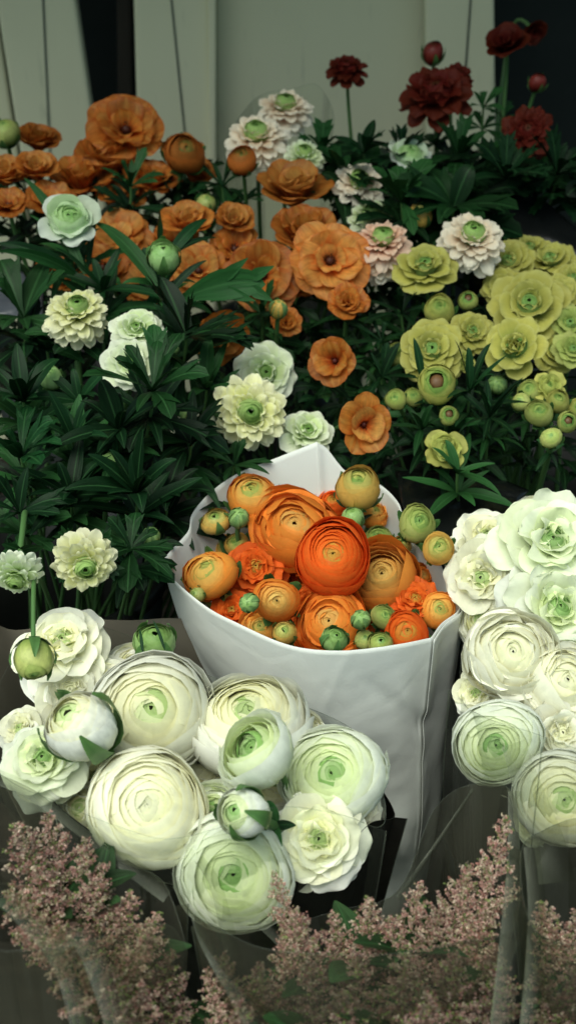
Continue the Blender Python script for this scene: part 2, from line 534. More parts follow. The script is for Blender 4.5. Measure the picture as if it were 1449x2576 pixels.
def bloom_parts(typ, pal):
    """[(part name, mesh, material)], and how far below the centre the stem joins (unit radius)."""
    P = PAL[pal]
    parts = []

    def add(name, sub, n, f, mat, label=None):
        parts.append((name, cached((typ, pal, sub), n, lambda r: f(r).mesh(sub)), mat, label))
    def core(f=.4):
        return dict(P, inner=P['heart'], outer=lerp(P['heart'], P['inner'], .95), deep=lerp(np.asarray(P['heart']) * f, P['inner'], .25))
    if typ == 'big':      # full globe of very many thin petals
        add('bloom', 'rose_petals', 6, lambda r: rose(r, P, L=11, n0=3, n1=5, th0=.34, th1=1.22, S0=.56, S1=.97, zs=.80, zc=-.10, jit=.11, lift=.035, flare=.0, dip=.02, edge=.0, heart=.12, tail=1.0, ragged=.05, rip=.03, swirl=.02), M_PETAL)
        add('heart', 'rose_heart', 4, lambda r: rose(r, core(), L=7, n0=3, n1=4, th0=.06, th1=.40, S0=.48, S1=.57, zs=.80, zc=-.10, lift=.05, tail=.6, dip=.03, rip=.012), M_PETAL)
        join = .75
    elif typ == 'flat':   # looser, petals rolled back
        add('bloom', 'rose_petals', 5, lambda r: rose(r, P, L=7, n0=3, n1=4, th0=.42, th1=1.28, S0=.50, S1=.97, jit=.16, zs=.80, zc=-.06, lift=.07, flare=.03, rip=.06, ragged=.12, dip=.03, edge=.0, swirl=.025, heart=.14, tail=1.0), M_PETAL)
        add('heart', 'rose_heart', 4, lambda r: rose(r, core(.35), L=7, n0=3, n1=4, th0=.08, th1=.50, S0=.40, S1=.51, zs=.80, zc=-.06, lift=.08, tail=.7, dip=.04, rip=.02), M_PETAL)
        gw = [(3, 1.00, .56, 78, 44, .5), (4, 1.10, .60, 60, 14, .35)]
        add('guard_petals', 'guard_petals', 5, lambda r: open_bloom(r, dict(inner=P['outer'], outer=P['outer'], deep=P['deep']), gw, r0=.12, z0=-.52, rip=.07, waist=.45, edge=False), M_PETAL)
        join = .6
    elif typ == 'layered':   # fully blown, broad ruffled petals in stacked rows
        wh = [(5, .44, .36, 86, 74, .5), (5, .60, .42, 74, 56, .5), (6, .76, .48, 60, 38, .45), (7, .92, .52, 42, 12, .35), (6, 1.02, .54, 20, -16, .3), (5, 1.0, .52, -4, -46, .3)]
        add('bloom', 'stacked_petals', 5, lambda r: open_bloom(r, dict(inner=P['inner'], outer=P['outer'], deep=lerp(P['deep'], P['outer'], .4)), wh, r0=.09, z0=-.12, rip=.07, waist=.42, edge=False), M_PETAL)
        add('heart', 'coiled_heart', 4, lambda r: rose(r, core(.35), L=6, n0=3, n1=4, th0=.12, th1=1.1, S0=.20, S1=.34, zs=.9, zc=.05, jit=.14, lift=.08, tail=1.4, rip=.02), M_PETAL)
        join = .4
    elif typ == 'loose':  # few big petals around a cup
        add('bloom', 'cup_petals', 4, lambda r: rose(r, P, L=6, n0=3, n1=4, th0=.55, th1=1.12, S0=.50, S1=.94, zs=.88, zc=-.08, lift=.15, flare=.05, rip=.06, ragged=.07, heart=.3, dip=.0, tail=1.6), M_PETAL)
        add('heart', 'cup_heart', 4, lambda r: rose(r, core(.3), L=7, n0=3, n1=4, th0=.10, th1=.70, S0=.34, S1=.52, zs=.86, zc=-.08, lift=.09, tail=.8, dip=.06, rip=.03), M_PETAL)
        join = .75
    elif typ == 'ball':   # half-open globe
        add('bloom', 'globe_petals', 5, lambda r: rose(r, P, L=8, n0=3, n1=4, th0=.30, th1=1.0, S0=.70, S1=.99, zs=.92, zc=0, lift=.05, rip=.03, heart=.3, tail=1.9, dip=.0, edge=.10, ragged=.05), M_PETAL)
        add('heart', 'globe_heart', 4, lambda r: rose(r, core(.35), L=6, n0=3, n1=3, th0=.06, th1=.36, S0=.58, S1=.72, zs=.92, zc=0, lift=.05, tail=.6, dip=.03, rip=.015), M_PETAL)
        add('calyx', 'globe_calyx', 4, lambda r: sepals(r, 5, 1.55, 1.03, CALYX, width=.30, zc=0, rz=.92, open_=r.uniform(.02, .16)), M_BUD)
        join = .9
    elif typ == 'ring':   # globe open at the top on a brown eye
        add('bloom', 'ring_petals', 4, lambda r: rose(r, P, L=5, n0=4, n1=5, th0=.46, th1=1.0, S0=.84, S1=.98, zs=.85, zc=0, lift=.06, rip=.035, flare=.05, heart=.5, tail=1.9), M_PETAL)
        add('eye', 'ring_eye', 2, lambda r: (lambda a: (ball(a, r, .40, .25, .42, (.14, .07, .028)), a)[1])(Acc()), M_BUD)
        add('calyx', 'ring_calyx', 3, lambda r: sepals(r, 5, 1.7, 1.01, CALYX, width=.32, zc=0, rz=.86), M_BUD)
        join = .85
    elif typ == 'pom':
        wh = [(9, .60, .19, 70, 36, .4), (11, .74, .20, 56, 16, .4), (12, .86, .22, 42, 0, .35), (12, .94, .23, 26, -16, .3), (12, .98, .24, 10, -34, .3), (11, .94, .24, -8, -54, .3)]
        add('bloom', 'skirt_petals', 4, lambda r: open_bloom(r, P, wh, r0=.10, z0=-.10, rip=.035, waist=.4, notch=.10), M_PETAL)
        gp = dict(heart=(.16, .32, .07), inner=(.34, .52, .15), outer=(.42, .57, .20), deep=(.18, .34, .08))
        add('heart', 'green_ball', 3, lambda r: rose(r, gp, L=7, n0=3, n1=4, th0=.30, th1=1.05, S0=.24, S1=.35, zs=1.05, zc=.18, lift=.10, tail=1.8, rip=.012, dip=.08, jit=.12), M_PETAL)
        join = .25
    elif typ == 'fly':
        wh = [(4, .58, .30, 62, 44, .5), (6, .92, .46, 54, 24, .45), (7, 1.02, .50, 36, 2, .35)]
        add('bloom', 'wide_petals', 6, lambda r: open_bloom(r, P, wh, r0=.07, z0=-.15, rip=.03, waist=.24), M_PETAL if pal == 'darkred' else M_VEIN)
        add('eye', 'dark_eye', 2, lambda r: stamen_eye(r, (.07, .02, .012), (.12, .04, .015), R=.17, z0=-.12), M_BUD)
        join = .25
    elif typ == 'flyside':   # a deeper bowl
        wh = [(5, .78, .42, 86, 66, .55), (6, .96, .48, 72, 46, .45), (7, 1.05, .50, 52, 22, .35)]
        add('bloom', 'bowl_petals', 4, lambda r: open_bloom(r, P, wh, r0=.07, z0=-.30, rip=.03, waist=.24), M_PETAL if pal == 'darkred' else M_VEIN)
        add('eye', 'dark_eye', 2, lambda r: stamen_eye(r, (.07, .02, .012), (.12, .04, .015), R=.15, z0=-.26), M_BUD)
        join = .35
    elif typ == 'single':    # a few wide petals only
        wh = [(3, .84, .46, 66, 36, .45), (5, 1.02, .52, 46, 14, .35)]
        add('bloom', 'few_petals', 3, lambda r: open_bloom(r, P, wh, r0=.07, z0=-.12, rip=.035, waist=.24), M_PETAL if pal == 'darkred' else M_VEIN)
        add('eye', 'dark_eye', 2, lambda r: stamen_eye(r, (.08, .015, .012), (.14, .03, .015), R=.15, z0=-.10), M_BUD)
        join = .22
    elif typ == 'ruf':
        wh = [(5, .50, .28, 84, 60, .5), (7, .70, .33, 62, 34, .4), (8, .86, .37, 44, 14, .35), (9, .98, .40, 24, -8, .3)]
        add('bloom', 'ruffled_petals', 5, lambda r: open_bloom(r, P, wh, r0=.08, z0=-.12, rip=.035, waist=.28), M_PETAL)
        gp = dict(PAL['green'], outer=lerp(PAL['green']['outer'], P['inner'], .4))
        add('heart', 'green_heart', 3, lambda r: rose(r, gp, L=6, n0=3, n1=4, th0=.2, th1=1.1, S0=.24, S1=.34, zs=.9, zc=.04, lift=.08, tail=1.6, rip=.012, dip=.05), M_PETAL)
        join = .28
    elif typ == 'rufeye':
        wh = [(5, .58, .30, 96, 78, .5), (5, .70, .36, 78, 52, .45), (5, .94, .44, 46, 14, .3), (5, 1.02, .48, 22, -6, .25)]
        add('bloom', 'ruffled_petals', 3, lambda r: open_bloom(r, P, wh, r0=.08, z0=-.12, rip=.05, waist=.34), M_PETAL)
        add('heart', 'green_ring', 2, lambda r: rose(r, PAL['green'], L=4, n0=4, n1=5, th0=.5, th1=1.1, S0=.30, S1=.40, zs=.9, zc=.02, lift=.06, tail=1.5, rip=.012), M_PETAL)
        add('eye', 'brown_eye', 2, lambda r: stamen_eye(r, (.10, .045, .02), (.14, .07, .03), R=.16, z0=.02), M_BUD)
        join = .28
    elif typ == 'rosecup':   # a coiled green rose set in a few wide pale petals
        wh = [(4, .74, .44, 84, 66, .5), (5, .92, .52, 66, 34, .45), (4, 1.02, .52, 44, 6, .3)]
        add('bloom', 'outer_petals', 4, lambda r: open_bloom(r, dict(inner=P['inner'], outer=P['outer'], deep=P['deep']), wh, r0=.10, z0=-.35, rip=.06, waist=.34, edge=False), M_PETAL)
        add('heart', 'coiled_heart', 4, lambda r: rose(r, dict(heart=P['heart'], inner=P['inner'], outer=lerp(P['inner'], P['outer'], .35), deep=lerp(P['heart'], P['inner'], .4)), L=8, n0=3, n1=4, th0=.10, th1=1.2, S0=.36, S1=.60, zs=.85, zc=-.05, jit=.14, lift=.08, tail=1.4, rip=.03, ragged=.06), M_PETAL)
        join = .45
    elif typ == 'dark':
        wh = [(6, .50, .24, 84, 60, .5), (8, .68, .27, 66, 36, .4), (9, .84, .30, 46, 14, .32), (9, .98, .32, 24, -10, .25), (7, 1.0, .32, 0, -34, .2)]
        add('bloom', 'ruffled_petals', 4, lambda r: open_bloom(r, P, wh, r0=.08, z0=-.10, rip=.07, waist=.34), M_PETAL)
        add('heart', 'folded_heart', 3, lambda r: rose(r, PAL['darkrose'], L=8, n0=3, n1=5, th0=.12, th1=1.2, S0=.30, S1=.44, zs=.85, zc=.06, lift=.10, tail=1.4, rip=.02, dip=.05), M_PETAL)
        join = .28
    elif typ == 'bud':
        add('bloom', 'bud_petals', 5, lambda r: rose(r, P, L=6, n0=3, n1=3, th0=-.06, th1=.70, S0=.86, S1=.98, zs=.96, zc=0, lift=.015, tail=2.2, rip=.006, heart=.4, ragged=.02), M_BUD)
        add('calyx', 'bud_calyx', 5, lambda r: sepals(r, 5, r.uniform(.9, 1.3), 1.02, CALYX, width=.36, zc=0, rz=.97, tipc=(.10, .22, .06), open_=r.uniform(0, .22)), M_BUD)
        join = .93
    elif typ == 'tight':     # closed green bud wrapped in its sepals
        add('bloom', 'bud_petals', 3, lambda r: rose(r, P, L=4, n0=3, n1=3, th0=-.06, th1=.5, S0=.90, S1=.97, zs=.97, zc=0, lift=.01, tail=2.4, rip=.004, heart=.4, ragged=.01), M_BUD)
        add('calyx', 'tight_calyx', 4, lambda r: sepals(r, 5, .38, 1.0, (.06, .17, .05), width=.62, zc=0, rz=.95, tipc=(.22, .36, .12)), M_BUD)
        join = .95
    elif typ == 'striped':   # bud showing broad dark sepals over pale petals
        add('bloom', 'bud_petals', 4, lambda r: rose(r, P, L=9, n0=3, n1=3, th0=.14, th1=1.15, S0=.66, S1=.98, zs=.98, zc=0, jit=.12, lift=.06, tail=2.0, rip=.01, heart=.35, ragged=.03), M_BUD)
        add('calyx', 'broad_calyx', 4, lambda r: sepals(r, 4, r.uniform(.55, .9), 1.03, (.035, .11, .028), width=.40, zc=0, rz=.98, tipc=(.12, .25, .07), open_=r.uniform(0, .06)), M_BUD)
        join = .95
    return parts, join


# ------------------------------------------------------------------ flowers
BASE = {}          # bunch -> (foot of the stems, spread)
GROW = {'bouquet': 1.07, ('posy', 'layered'): 1.06, ('posy2', 'layered'): 1.08, ('bouquet', 'layered'): 1.05, ('posy', 'flat'): 1.1, ('posy2', 'flat'): 1.12, ('bouquet', 'flat'): .97, 'posy': 1.17, 'posy2': 1.2, 'red': .94, ('bouquet', 'bud'): .92, ('bouquet', 'tight'): .90, ('bouquet', 'ball'): 1.02, ('posy', 'bud'): .95, ('white_plant', 'loose'): .95, ('white_plant', 'bud'): .95,
        'rear_orange': 1.12, 'mid_orange': 1.12, ('rear_orange', 'fly'): 1.0, ('mid_orange', 'fly'): 1.0, ('white_plant', 'pom'): 1.0, ('yellow', 'ring'): .92, ('yellow', 'ball'): .95, ('yellow', 'bud'): .92, ('rear_orange', 'ball'): 1.0, ('mid_orange', 'tight'): 1.0, 'yellow': 1.02}
DEPTH = {}         # bunch -> [(photo row, distance)]


def depth(bunch, py):
    xs = DEPTH[bunch]
    return float(np.interp(py, [p for p, _ in xs], [d for _, d in xs]))


STEM_C = {'t': (.07, .16, .045), 'b': (.03, .08, .025)}
COUNT = [0]


def F(bunch, typ, pal, px, py, dia, dd, a, b, label, lv=None, hl=(), roll=None, stem=None, sw=.0024, group=None, squash=1.0, calyx=None, via=None, cat=None):
    COUNT[0] += 1
    rng = np.random.default_rng(1000 + COUNT[0])
    d = depth(bunch, py) + dd
    p = at(px, py, d)
    R = dia / 2 * K * d * GROW.get((bunch, typ), GROW.get(bunch, 1.05))
    tc = nrm(CAM - p)
    n = nrm(tc + a * RIGHT + b * UP)
    if typ in ('bud', 'tight', 'ball', 'ring', 'striped'):
        squash = squash * rng.uniform(.90, 1.16)
    foot, spread = BASE[bunch]
    ft = np.array(foot) + np.array([rng.uniform(-1, 1), rng.uniform(-1, 1), 0]) * spread
    if stem is not None:
        ft = np.array(stem)
    isbud = typ in ('bud', 'tight', 'striped')
    root = thing('ranunculus_bud' if isbud else 'ranunculus', label, cat or ('flower bud' if isbud else 'flower'), ft, group)
    inv = -ft
    parts, join = bloom_parts(typ, pal)
    # bloom frame
    x = nrm(np.cross(UP, n)) if abs(n @ UP) < .95 else nrm(np.cross(FWD, n))
    y = np.cross(n, x)
    ro = rng.uniform(0, 2 * PI) if roll is None else roll
    x, y = x * rng.uniform(.93, 1.08) + y * rng.uniform(-.07, .07), y * rng.uniform(.93, 1.08)
    xr, yr = x * math.cos(ro) + y * math.sin(ro), -x * math.sin(ro) + y * math.cos(ro)
    Mx = Matrix(((xr[0] * R, yr[0] * R, n[0] * R * squash, (p + inv)[0]), (xr[1] * R, yr[1] * R, n[1] * R * squash, (p + inv)[1]),
                 (xr[2] * R, yr[2] * R, n[2] * R * squash, (p + inv)[2]), (0, 0, 0, 1)))
    first = None
    for name, me, mat, lab in parts:
        o = link(name, me, mat, root)
        o.matrix_local = Mx
    # stem
    s0 = p - n * R * join * squash * .96
    ln = np.linalg.norm(ft - s0)
    if via is not None:
        P = bez(s0, s0 - n * ln * .2, at(*via), ft, 18)
    else:
        P = bez(s0, s0 - n * min(.07, ln * .3), lerp(s0, ft, .45) + np.array([0, 0, .1 * ln]), ft, 18)
    A = Acc()
    tube(A, P + inv, sw * rng.uniform(.85, 1.1), sw * 1.25, STEM_C['t'], STEM_C['b'])
    link('stem', A.mesh('stem'), M_STEM, root)
    if lv:
        A = Acc()
        for (cnt, lpx, wpx, dist, lob) in (lv if isinstance(lv, list) else [lv]):
            s = np.linalg.norm(np.diff(P, axis=0), axis=1).cumsum()
            i = int(np.searchsorted(s, dist * K * d)) + 1
            i = min(i, len(P) - 2)
            # whorls sit on the stem, so take the exact distance between samples
            q = P[i]
            ax = nrm(P[i - 1] - P[i + 1])
            whorl(A, rng, q + inv, nrm(ax + .3 * nrm(CAM - q)), cnt, lpx * K * d, wpx * K * d / 2, el=(-5, 55), lobes=lob)
        link('foliage', A.mesh('foliage'), M_LEAF, root)
    for (bx, by, tx, ty, w, lob, db, dt) in hl:
        A = Acc()
        p0, p3 = at(bx, by, d + db), at(tx, ty, d + dt)
        L = np.linalg.norm(p3 - p0)
        arch = nrm(UP * .7 + nrm(CAM - p0) * .5) * L * .14
        leaf_path(A, bez(p0, lerp(p0, p3, .33) + arch, lerp(p0, p3, .7) + arch * .9, p3, 12) + inv, w * K * d / 2,
                  nrm(nrm(CAM - p0) + rng.normal(0, .3, 3)), np.asarray(LEAF_C[rng.integers(0, 4)]) * 1.1, rng, lob)
        link('leaf', A.mesh('leaf'), M_LEAF, root)
    return root


def shoot(bunch, px, py, n, lpx, wpx, dd, label, lob=0, group=None, tiers=2, lean=0.0, foot=None, tint=1.0):
    """A leafy stem without a flower: whorls of leaves at its top and below."""
    COUNT[0] += 1
    rng = np.random.default_rng(3000 + COUNT[0])
    d = depth(bunch, py) + dd
    p = at(px, py, d)
    ft = np.array(BASE[bunch][0]) + np.array([rng.uniform(-1, 1), rng.uniform(-1, 1), 0]) * BASE[bunch][1]
    root = thing('leafy_stem', label, 'leafy stem', ft, group)
    ln = np.linalg.norm(ft - p)
    P = bez(p, p + np.array([-lean * .05, .0, -.05]), lerp(p, ft, .5) + np.array([0, 0, .08 * ln]), ft, 16)
    A = Acc(); tube(A, P - ft, .0014, .0026, STEM_C['t'], STEM_C['b'])
    link('stem', A.mesh('stem'), M_STEM, root)
    A = Acc()
    for t in range(tiers):
        q = P[min(len(P) - 2, t * 2)]
        c = np.asarray(LEAF_C[rng.integers(0, 4)]) * tint
        whorl(A, rng, q - ft, nrm(np.array([lean, -.25, 1.0])), n, lpx * 1.08 * K * d, wpx * .85 * K * d / 2, C=c, el=(-5, 50) if t else (10, 75), lobes=lob)
    link('foliage', A.mesh('foliage'), M_LEAF, root)
    return root


def undergrowth(bunch, poly, count, dd, lpx, wpx, label, tint=1.0, lob=1, seed=0):
    """The dark mass of leaves under the flowers of one bucket: nobody could count it."""
    rng = np.random.default_rng(500 + seed)
    poly = np.array(poly, float)
    lo, hi = poly.min(0), poly.max(0)

    def inside(x, y):
        c = False
        for i in range(len(poly)):
            (x1, y1), (x2, y2) = poly[i - 1], poly[i]
            if (y1 > y) != (y2 > y) and x < (x2 - x1) * (y - y1) / (y2 - y1) + x1:
                c = not c
        return c
    A = Acc(); k = 0
    while k < count:
        x, y = rng.uniform(lo, hi)
        if not inside(x, y):
            continue
        k += 1
        t = rng.random()
        d = depth(bunch, y) + dd[0] + (dd[1] - dd[0]) * t
        p = at(x, y, d)
        ph = rng.uniform(0, 2 * PI); e = rng.uniform(-.3, 1.0)
        dirv = np.array([math.cos(ph) * math.cos(e), math.sin(ph) * math.cos(e) - .15, math.sin(e)])
        l = lpx * K * d * rng.uniform(.6, 1.3)
        P = bez(p, p + dirv * l * .35, p + dirv * l * .7 + np.array([0, 0, -.05 * l]), p + dirv * l * .95 + np.array([0, 0, -.28 * l]), 7)
        c = np.asarray(LEAF_C[rng.integers(0, 4)]) * tint * rng.uniform(.6, 1.15) * (1 - .45 * t)  # tint and depth darken leaves: shade of the gaps put into colour
        leaf_path(A, P, wpx * K * d / 2 * rng.uniform(.7, 1.3), nrm(np.array([0, -.5, 1.0]) + rng.normal(0, .35, 3)), c, rng, lob if rng.random() < .5 else 0, nu=3)
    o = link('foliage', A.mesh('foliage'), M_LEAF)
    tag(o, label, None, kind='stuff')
    return o
BG = [(60, 1.51), (200, 1.46), (400, 1.38), (600, 1.27), (800, 1.19), (1000, 1.11), (1150, 1.06), (1450, .97)]
for k_ in ('rear_orange', 'mid_orange', 'peach', 'red', 'white_plant', 'yellow', 'cream'):
    DEPTH[k_] = BG
DEPTH['bouquet'] = [(1200, 1.045), (1300, 1.015), (1450, .965), (1540, .938), (1600, .915), (1650, .905)]
DEPTH['posy'] = [(1600, .89), (1700, .86), (1800, .825), (2000, .785), (2200, .755)]
DEPTH['posy2'] = [(1300, .97), (1450, .935), (1650, .885), (1850, .84), (2020, .80), (2150, .78)]
BASE['rear_orange'] = ((-.27, 1.34, .50), .05)
BASE['mid_orange'] = ((.0, 1.16, .50), .06)
BASE['peach'] = ((.0, 1.44, .50), .05)
BASE['red'] = ((.27, 1.50, .50), .05)
BASE['white_plant'] = ((-.25, 1.0, .45), .06)
BASE['yellow'] = ((.27, 1.10, .46), .06)
BASE['cream'] = ((-.25, 1.0, .45), .06)
BASE['bouquet'] = ((.073, .69, .42), .02)
BASE['posy'] = ((-.03, .53, .42), .02)
BASE['posy2'] = ((.22, .60, .42), .02)

# ---- orange bunch in the white paper
g = 'orange ranunculus in the white paper'
b = 'bouquet'
F(b, 'flat', 'orange', 742, 1330, 244, -.005, -.05, .45, 'largest orange bloom in the white paper, half covered by a red-orange one', group=g)
F(b, 'big', 'redorange', 838, 1400, 188, -.045, .0, .30, 'red-orange many-layered bloom in the middle of the white paper bunch', group=g)
F(b, 'loose', 'yolk', 962, 1450, 176, .0, -.1, .45, 'soft orange bloom with a smooth yellow centre in the white paper', group=g)
F(b, 'ball', 'amber', 529, 1448, 136, .0, -.35, .45, 'round amber globe bloom with a green eye at the paper edge', group=g)
F(b, 'layered', 'redorange', 646, 1428, 140, .015, -.15, .35, 'red crumpled bloom between the amber globe and the largest orange bloom', group=g)
F(b, 'ball', 'yolk', 695, 1510, 112, -.02, .05, -.05, 'yellow-orange globe with a dark green slit beside a striped bud', group=g)
F(b, 'layered', 'redorange', 778, 1518, 110, .045, -.2, .3, 'deep red-orange bloom sunk between the yellow globe and the low orange bloom', group=g)
F(b, 'flat', 'orange', 832, 1568, 196, .005, -.25, .3, 'orange bloom with a yellow heart behind the bright green bud at the paper rim', group=g)
F(b, 'flat', 'orange', 880, 1500, 120, .05, .0, .5, 'orange petals showing just under the soft orange bloom', group=g)
F(b, 'layered', 'redorange', 1044, 1508, 116, .0, .05, .5, 'red-orange cup bloom leaning on the amber globe by the folded rim', group=g)
F(b, 'ball', 'amber', 1100, 1535, 96, .005, .25, .1, 'amber globe with a green heart against the folded paper rim', group=g)
F(b, 'ball', 'redorange', 1022, 1593, 114, .0, .1, .25, 'small red-orange globe touching the front rim of the paper', group=g)
F(b, 'ball', 'amber', 636, 1256, 128, .0, -.15, .75, 'amber half-open bloom against the tall back of the paper', group=g)
F(b, 'ball', 'limeorange', 900, 1228, 112, -.02, .1, 1.0, 'upright yellow-orange bud with frilled sepals standing over the rim', group=g, lv=(5, 70, 22, 62, 0))
F(b, 'ball', 'limeorange', 597, 1370, 66, .03, -.3, .4, 'small brownish bud tucked under two green buds', group=g)
F(b, 'ball', 'lime', 952, 1360, 76, .03, .1, .9, 'yellow-green half-open bud behind the red-orange bloom', group=g)
F(b, 'ball', 'limeorange', 1004, 1378, 60, .03, .1, .9, 'pale orange bud tip above the soft orange bloom', group=g)
F(b, 'layered', 'redorange', 586, 1538, 120, .03, -.2, .5, 'flattened red-orange bloom sliding under the paper front rim', group=g)
F(b, 'flat', 'amber', 655, 1580, 110, .02, -.1, .4, 'amber bloom with a green heart cut off by the paper front rim', group=g)
F(b, 'flat', 'orange', 1062, 1450, 76, .04, .3, .5, 'orange petals in the gap beside the leaning forked stem', group=g)
F(b, 'flat', 'amber', 940, 1290, 84, .04, .4, .8, 'orange petals hanging below the upright frilled bud', group=g)
F(b, 'flat', 'redorange', 838, 1266, 104, .04, .1, .9, 'shaded rust-red bloom behind the top of the largest orange bloom', group=g)
F(b, 'layered', 'redorange', 720, 1465, 110, .06, 0, .5, 'scarlet petals in the shadow under the red-orange middle bloom', group=g)
F(b, 'flat', 'orange', 905, 1530, 120, .06, .2, .5, 'orange bloom deep in the bunch behind the striped round bud', group=g)
F(b, 'layered', 'redorange', 980, 1545, 110, .06, .2, .5, 'red-orange bloom deep in the bunch behind the pale green bud', group=g)
F(b, 'flat', 'amber', 560, 1380, 90, .06, -.2, .5, 'shaded amber bloom behind the paired green buds', group=g)
g = 'buds in the white paper'
F(b, 'striped', 'limeorange', 543, 1312, 66, .0, -.2, .8, 'yellow-green bud with loose sepals, one of a pair by the paper back', group=g)
F(b, 'tight', 'green', 601, 1303, 54, -.02, .1, .7, 'dark green closed bud beside the yellow-green one', group=g)
F(b, 'bud', 'green', 887, 1306, 62, -.01, -.1, .9, 'fresh green bud under the upright frilled bud', group=g)
F(b, 'tight', 'green', 627, 1517, 54, -.05, -.3, -.1, 'dark green striped bud in front of the yellow globe', group=g, via=(690, 1530, .95))
F(b, 'striped', 'limeorange', 715, 1593, 62, -.02, -.1, .3, 'round green and amber bud at the middle of the paper front rim', group=g)
F(b, 'striped', 'green', 841, 1608, 64, -.035, .25, .5, 'bright green bud on the yellow heart of the low orange bloom', group=g)
F(b, 'tight', 'green', 907, 1559, 54, -.03, -.1, .4, 'dark green bud with pale star stripes on a bent stem', group=g, via=(945, 1590, .90))
F(b, 'ball', 'lime', 965, 1553, 64, -.01, .2, .3, 'pale yellow-green bud between the starred bud and the red-orange globe', group=g)
F(b, 'bud', 'lime', 916, 1610, 54, .0, .1, .4, 'olive bud half hidden under the starred bud', group=g)
F(b, 'striped', 'lime', 956, 1620, 62, -.01, .1, .5, 'lime bud resting low on the paper front rim', group=g)
F(b, 'ball', 'lime', 1048, 1318, 92, -.03, .25, .35, 'lime and orange bud on a bent stem outside the paper', group=g, via=(1050, 1420, .97), sw=.0030)
F(b, 'ball', 'limeorange', 1102, 1380, 80, -.03, .1, .25, 'smaller bud on the same leaning fork, dark sepals below', group=g, via=(1085, 1450, .97), sw=.0026)
F(b, 'bud', 'lime', 497, 1497, 44, .0, -.5, .3, 'small pale green bud squeezed against the paper below the amber globe', group=g)

# ---- white bunch in front
g = 'white ranunculus in the front clear sleeve'
b = 'posy'
F(b, 'big', 'white', 380, 1792, 272, -.01, .0, .25, 'big round white bloom with a green slit at its heart', group=g)
F(b, 'big', 'white', 628, 1815, 268, .0, -.1, .85, 'big white dome bloom behind the pale green cup', group=g)
F(b, 'big', 'cream', 372, 2030, 262, -.025, .05, .15, 'cream full rosette with a closed pale centre', group=g)
F(b, 'loose', 'greenwhite', 642, 1888, 178, -.055, -.8, .6, 'half-open pale green cup in front of the big white dome', group=g)
F(b, 'big', 'greenwhite', 836, 1950, 222, -.005, -.05, .2, 'cream bloom with a yellow-green swirl against the film', group=g)
F(b, 'layered', 'white', 800, 2112, 240, .0, .05, .05, 'layered white bloom low in the sleeve below the yellow-green swirl', group=g)
F(b, 'big', 'greenwhite', 588, 2195, 268, -.01, .0, -.1, 'lowest bloom of the bunch, green hearted and pressed on the film', group=g, squash=.8)
F(b, 'flat', 'greenwhite', 535, 2050, 170, .0, -.2, .2, 'white layered bloom behind the green and white striped bud', group=g)
F(b, 'striped', 'white', 205, 1828, 160, -.06, -.75, .75, 'half-closed white bud on a thick green stem over other blooms', group=g, via=(330, 1985, .82), sw=.0040)
F(b, 'layered', 'greenwhite', 112, 1912, 204, -.02, -.25, .45, 'white bloom with green heart at the outer corner of the bunch', group=g)
F(b, 'layered', 'white', 160, 1625, 236, .0, -.2, .9, 'loose white bloom at the back of the bunch, behind a drooping bud', group=g)
F(b, 'layered', 'cream', 180, 1745, 200, .02, -.15, .5, 'cream bloom under the loose one, above the half-closed bud', group=g)
F(b, 'layered', 'white', 245, 1960, 160, .03, -.1, .4, 'white petals in the gap beside the bent green stem', group=g)
F(b, 'flat', 'white', 205, 2035, 130, .02, -.3, .2, 'small white bloom squeezed under the corner bloom', group=g)
F(b, 'flat', 'white', 448, 2140, 160, .01, -.1, .0, 'white petals between the cream rosette and the lowest bloom', group=g)
F(b, 'flat', 'white', 640, 2070, 190, .045, .0, .3, 'white bloom under the striped bud, mostly hidden', group=g)
F(b, 'flat', 'cream', 500, 1925, 150, .04, .0, .3, 'creamy crumpled petals wedged between three big blooms', group=g)
F(b, 'flat', 'cream', 775, 1832, 90, .03, .4, .7, 'thin cream petals behind the big white dome', group=g)
F(b, 'flat', 'white', 345, 1690, 150, .045, .0, .9, 'white petals just below the tendrilled green bud', group=g)
F(b, 'flat', 'white', 735, 2010, 150, .05, .0, .3, 'shaded white petals beside the dark green leaf', group=g)
F(b, 'flat', 'cream', 275, 1885, 150, .05, .0, .3, 'shaded cream petals behind the bent green stem', group=g)
F(b, 'flat', 'white', 690, 1960, 160, .035, .1, .3, 'white petals between the half-open pale cup and the yellow-green swirl', group=g)
F(b, 'flat', 'white', 300, 2110, 130, .02, -.3, .1, 'white petals under the cream rosette next to the film hem', group=g)
F(b, 'flat', 'white', 505, 1790, 120, .05, .0, .5, 'white petals in the gap between the two biggest white blooms', group=g)
F(b, 'flat', 'white', 700, 2200, 120, .03, .2, .0, 'white petals between the lowest bloom and the layered one', group=g)
F(b, 'layered', 'white', 275, 1725, 160, .03, .0, .5, 'ruffled white petals between the loose bloom and the big round bloom', group=g)
F(b, 'layered', 'white', 55, 1835, 120, .03, -.5, .4, 'ruffled white petals above the corner bloom at the outer side', group=g)
F(b, 'layered', 'cream', 490, 2120, 170, .025, .0, .1, 'ruffled creamy petals between the cream rosette and the striped bud', group=g)
F(b, 'layered', 'white', 705, 2130, 150, .03, .1, .1, 'ruffled white petals between the striped bud and the low layered bloom', group=g)
F(b, 'layered', 'white', 905, 2035, 120, .025, .4, .1, 'ruffled white petals against the film under the yellow-green swirl', group=g)
F(b, 'layered', 'white', 735, 1880, 140, .035, .2, .4, 'ruffled white petals just beside the half-open pale cup', group=g)
F(b, 'layered', 'cream', 250, 2070, 130, .02, -.3, .1, 'ruffled creamy petals on the film hem under the bent green stem', group=g)
g = 'buds in the front clear sleeve'
